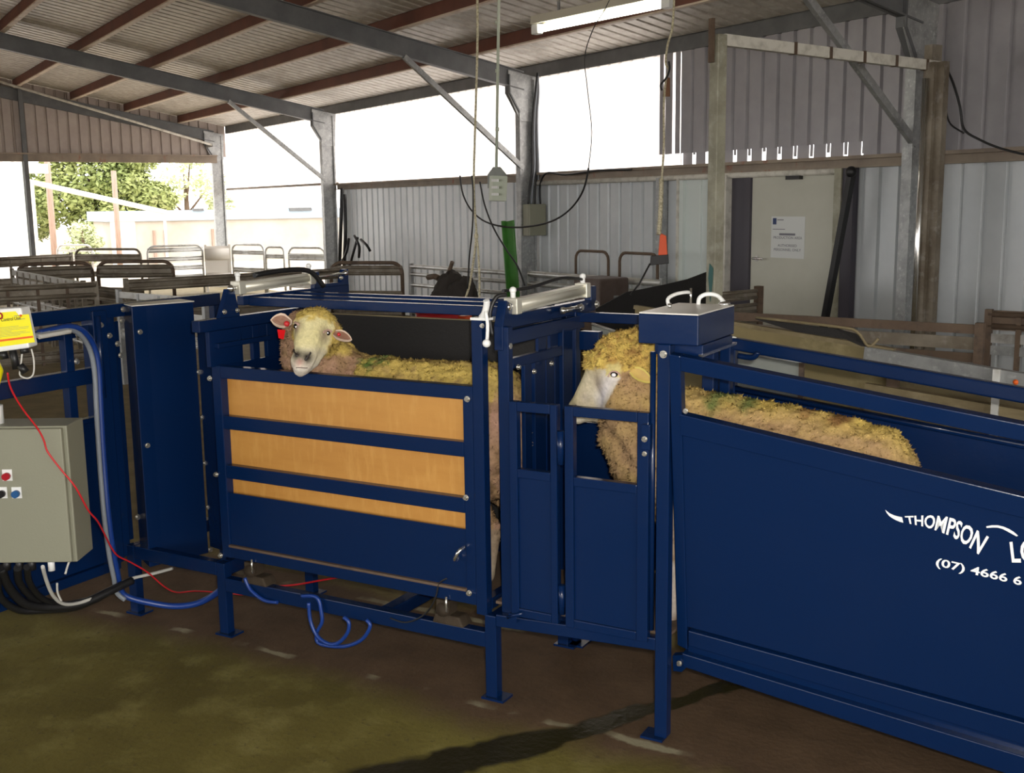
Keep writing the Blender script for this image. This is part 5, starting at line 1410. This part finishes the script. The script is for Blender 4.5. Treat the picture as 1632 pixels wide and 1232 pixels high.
# --- right sheep, walking up the race, seen from its left side
s2 = thing('sheep', (.85, .27, .30), 'woolly sheep with a yellow topknot walking left up the race', 'sheep')
Y2 = .25
def Q(px, py, y=Y2): return YP(px, py, y)
mb = MB()
def zb2(x): return 1.098 - .105 * (x - .7) - max(0, x - 1.12) ** 2 * .9
for i in range(10):
    x = .62 + i * .066
    mb.ball((x, Y2 + .01, zb2(x) - .243), (.19 if i < 8 else .165, .165 + .012 * math.sin(i / 9 * 3.14), .238), 20, 14)
mb.ball((1.285, Y2 + .01, .79), (.09, .14, .17), 16, 12)
mb.capsule((.60, Y2, .88), (.47, Y2, 1.03), .18, .135, 18).capsule((.52, Y2, .84), (.44, Y2, .93), .15, .11, 16)
mb.capsule((.47, Y2, 1.06), (.42, Y2, 1.12), .125, .105, 16)
for x, y in ((YP(1077.5, 860, .165).x, .165), (.66, .34)):
    z0 = zfl(x)
    mb.capsule((x, y, .78), (x, y, z0 + .26), .07, .042).capsule((x, y, z0 + .26), (x - .005, y, z0 + .06), .032, .024).capsule((x - .005, y, z0 + .06), (x - .015, y, z0 + .02), .026, .024)
for x, y in ((1.20, .16), (1.22, .36)):
    z0 = zfl(x)
    mb.capsule((x, y, .74), (x - .05, y, z0 + .36), .10, .065).capsule((x - .05, y, z0 + .36), (x + .05, y, z0 + .23), .05, .033).capsule((x + .05, y, z0 + .23), (x + .03, y, z0 + .05), .028, .022).capsule((x + .03, y, z0 + .05), (x + .02, y, z0 + .02), .024, .023)
# head
mb.ball(Q(985, 590), .088, 18, 12)
mb.capsule(Q(966, 592), Q(930, 643), .066, .043, 18, 6).capsule(Q(930, 643), Q(921, 650), .043, .036, 16)
mb.capsule(Q(925, 663), Q(965, 650), .023, .05, 14).ball(Q(922, 667), (.022, .026, .022)).capsule(Q(924, 668), Q(948, 660), .016, .024, 12)
mb.capsule(Q(972, 640), Q(985, 675), .058, .05, 14)
mb.ball(Q(967, 603, .19), .024)
# topknot
for px, py, r_ in ((957, 576, .042), (972, 563, .05), (988, 558, .058), (1006, 557, .06), (1022, 560, .062), (1036, 570, .066), (985, 566, .068), (1014, 578, .078)):
    mb.ball(Q(px, py), (r_, r_ * 1.0, r_), 12, 8)
me = fuse(mb, .0095)
FN, FE = Q(921, 650), Q(966, 594)
def px_of(p):
    q = RW @ np.array(p - CV); return 816 + F * q[0] / q[2], 616 + F * q[1] / q[2]
def face2(p):
    if p.x > .50 or p.z < .9: return 0
    px, py = px_of(p)
    # bare face: below the topknot line and in front of the cheek line
    a_ = (px - 938) * .30 + (py - 585) * .95             # >0 below the topknot on the brow
    edge = 992 - (py - 598) * .52 if py > 598 else 992
    if py < 600: a_ = py - (587 - (px - 940) * .10) + (6 if 968 < px < 992 else 0)
    f_ = min(1, max(0, a_ / 5)) * min(1, max(0, (edge - px) / 5))
    return f_
def wool2(p):
    if p.z < zfl(p.x) + .20: return 0.0
    return max(0, 1 - face2(p) * 1.3) * (2.1 if p.x < .53 and p.z > 1.135 else 1.25)
def col2(p, w_):
    n1, n2 = fbm(p + Vector((3, 0, 0)), 9), fbm(p + Vector((1, 7, 2)), 30)
    zl = p.z - zfl(p.x)
    if zl < .22: return mixc((.60, .52, .46), BROWN, (.1 - zl) * 9 + n1)
    top = (p.z - (zb2(p.x) - .07) + n1 * .06) / .07
    if p.x > .58:
        base = mixc(TAN, (.46, .31, .14), .5 + n2)
        c = mixc(base, (.62, .45, .12), top * (1 if p.x > .78 else .45 + (p.x - .58) * 2.5))
        g_ = max(1 - Vector(((p.x - .74) / .055, (p.z - 1.085) / .05)).length, 1 - Vector(((p.x - .84) / .04, (p.z - 1.08) / .045)).length)
        c = mixc(c, (.17, .20, .06), g_ * 1.3 + n2 * 1.2 if g_ > -.15 else 0)
        b_ = max(1 - Vector(((p.x - 1.02) / .03, (p.z - 1.065) / .03)).length, 1 - Vector(((p.x - 1.12) / .05, (p.z - 1.045) / .02)).length)
        c = mixc(c, (.27, .14, .05), b_ * 1.6 + n2 if b_ > -.1 else 0)
        if p.x < .75 and zl < .5: c = mixc(c, (.55, .42, .33), .6)
        return c
    px, py = px_of(p)
    c = mixc(mixc(TAN, BROWN, .2 + n2 * .7), (.47, .33, .12), .3 + n1 * 1.5)
    if py < 592: c = mixc(mixc((.56, .37, .10), (.66, .50, .13), .5 + n2 * 1.3), (.34, .19, .06), (fbm(p + Vector((9, 2, 4)), 34, 2) - .08) * 3)
    if py > 660: c = mixc(c, (.33, .22, .12), .35)
    f_ = 1 - w_
    if f_ > .02:
        fc = mixc((.66, .60, .47), (.60, .50, .30), .3 + n1)
        fc = mixc(fc, (.74, .70, .72), 1.2 - seg_d(p, Q(980, 600, .17), Q(958, 640, .18)) / .045)
        fc = mixc(fc, (.70, .65, .36), 1.1 - seg_d(p, Q(946, 590), Q(912, 640)) / .05)
        fc = mixc(fc, (.30, .22, .17), (1.25 - (p - Q(958, 608, .19)).length / .035) * .6)
        fc = mixc(fc, (.40, .33, .29), (1.1 - (p - Q(932, 634, .20)).length / .03) * .5)
        for q_ in ((918, 648), ): fc = mixc(fc, (.05, .04, .035), 1.3 - (p - Q(*q_, .222)).length / .016)
        fc = mixc(fc, (.12, .10, .08), 1.2 - seg_d(p, Q(916, 662, .22), Q(940, 657, .20)) / .009)
        if py < 600 and px > 965: fc = mixc(fc, (.66, .54, .16), .8)
        c = mixc(c, fc, f_ * 1.3)
    return c
body = finish(me, 'body', s2, col2, wool2, ORG[s2], .010)
fleece(body.data, s2, col2, wool2, ORG[s2], 14000, .0115, lambda p: p.y < .36 and p.z > .6 and not (p.x < .5 and p.z > 1.10) and face2(p) < .02, 2)
fleece(body.data, s2, col2, wool2, ORG[s2], 3600, .013, lambda p: p.x < .52 and p.z > 1.10 and face2(p) < .02 and (p - Q(979, 597, .167)).length > .045, 4)
ec = skin_at(body, 978.5, 597.5)
eye(ec + Vector((.0, .005, 0)), (.1, -1, .05), s2, .0105, .0062, 1.45)
part('eyelid', MB().tube([skin_at(body, *p_) for p_ in ((969, 601), (974, 593), (983, 593), (989, 599))], .003, 6, smooth_path=4), 'tissue', s2)
part('nostril', MB().capsule(skin_at(body, 913, 652), skin_at(body, 918, 647), .003, .005, 8, 3), 'nose_dark', s2)
part('mouth_line', MB().tube([skin_at(body, *p_) for p_ in ((916, 662), (924, 664), (935, 660), (944, 656))], .003, 6, smooth_path=4), 'nose_dark', s2)
e0 = skin_at(body, 1001, 588)
ear(e0 + Vector((0, .01, 0)), Q(1040, 609, e0.y - .035), .021, (.1, -1, .5), 'ear_yellow', s2, .45, 'ear_hollow')
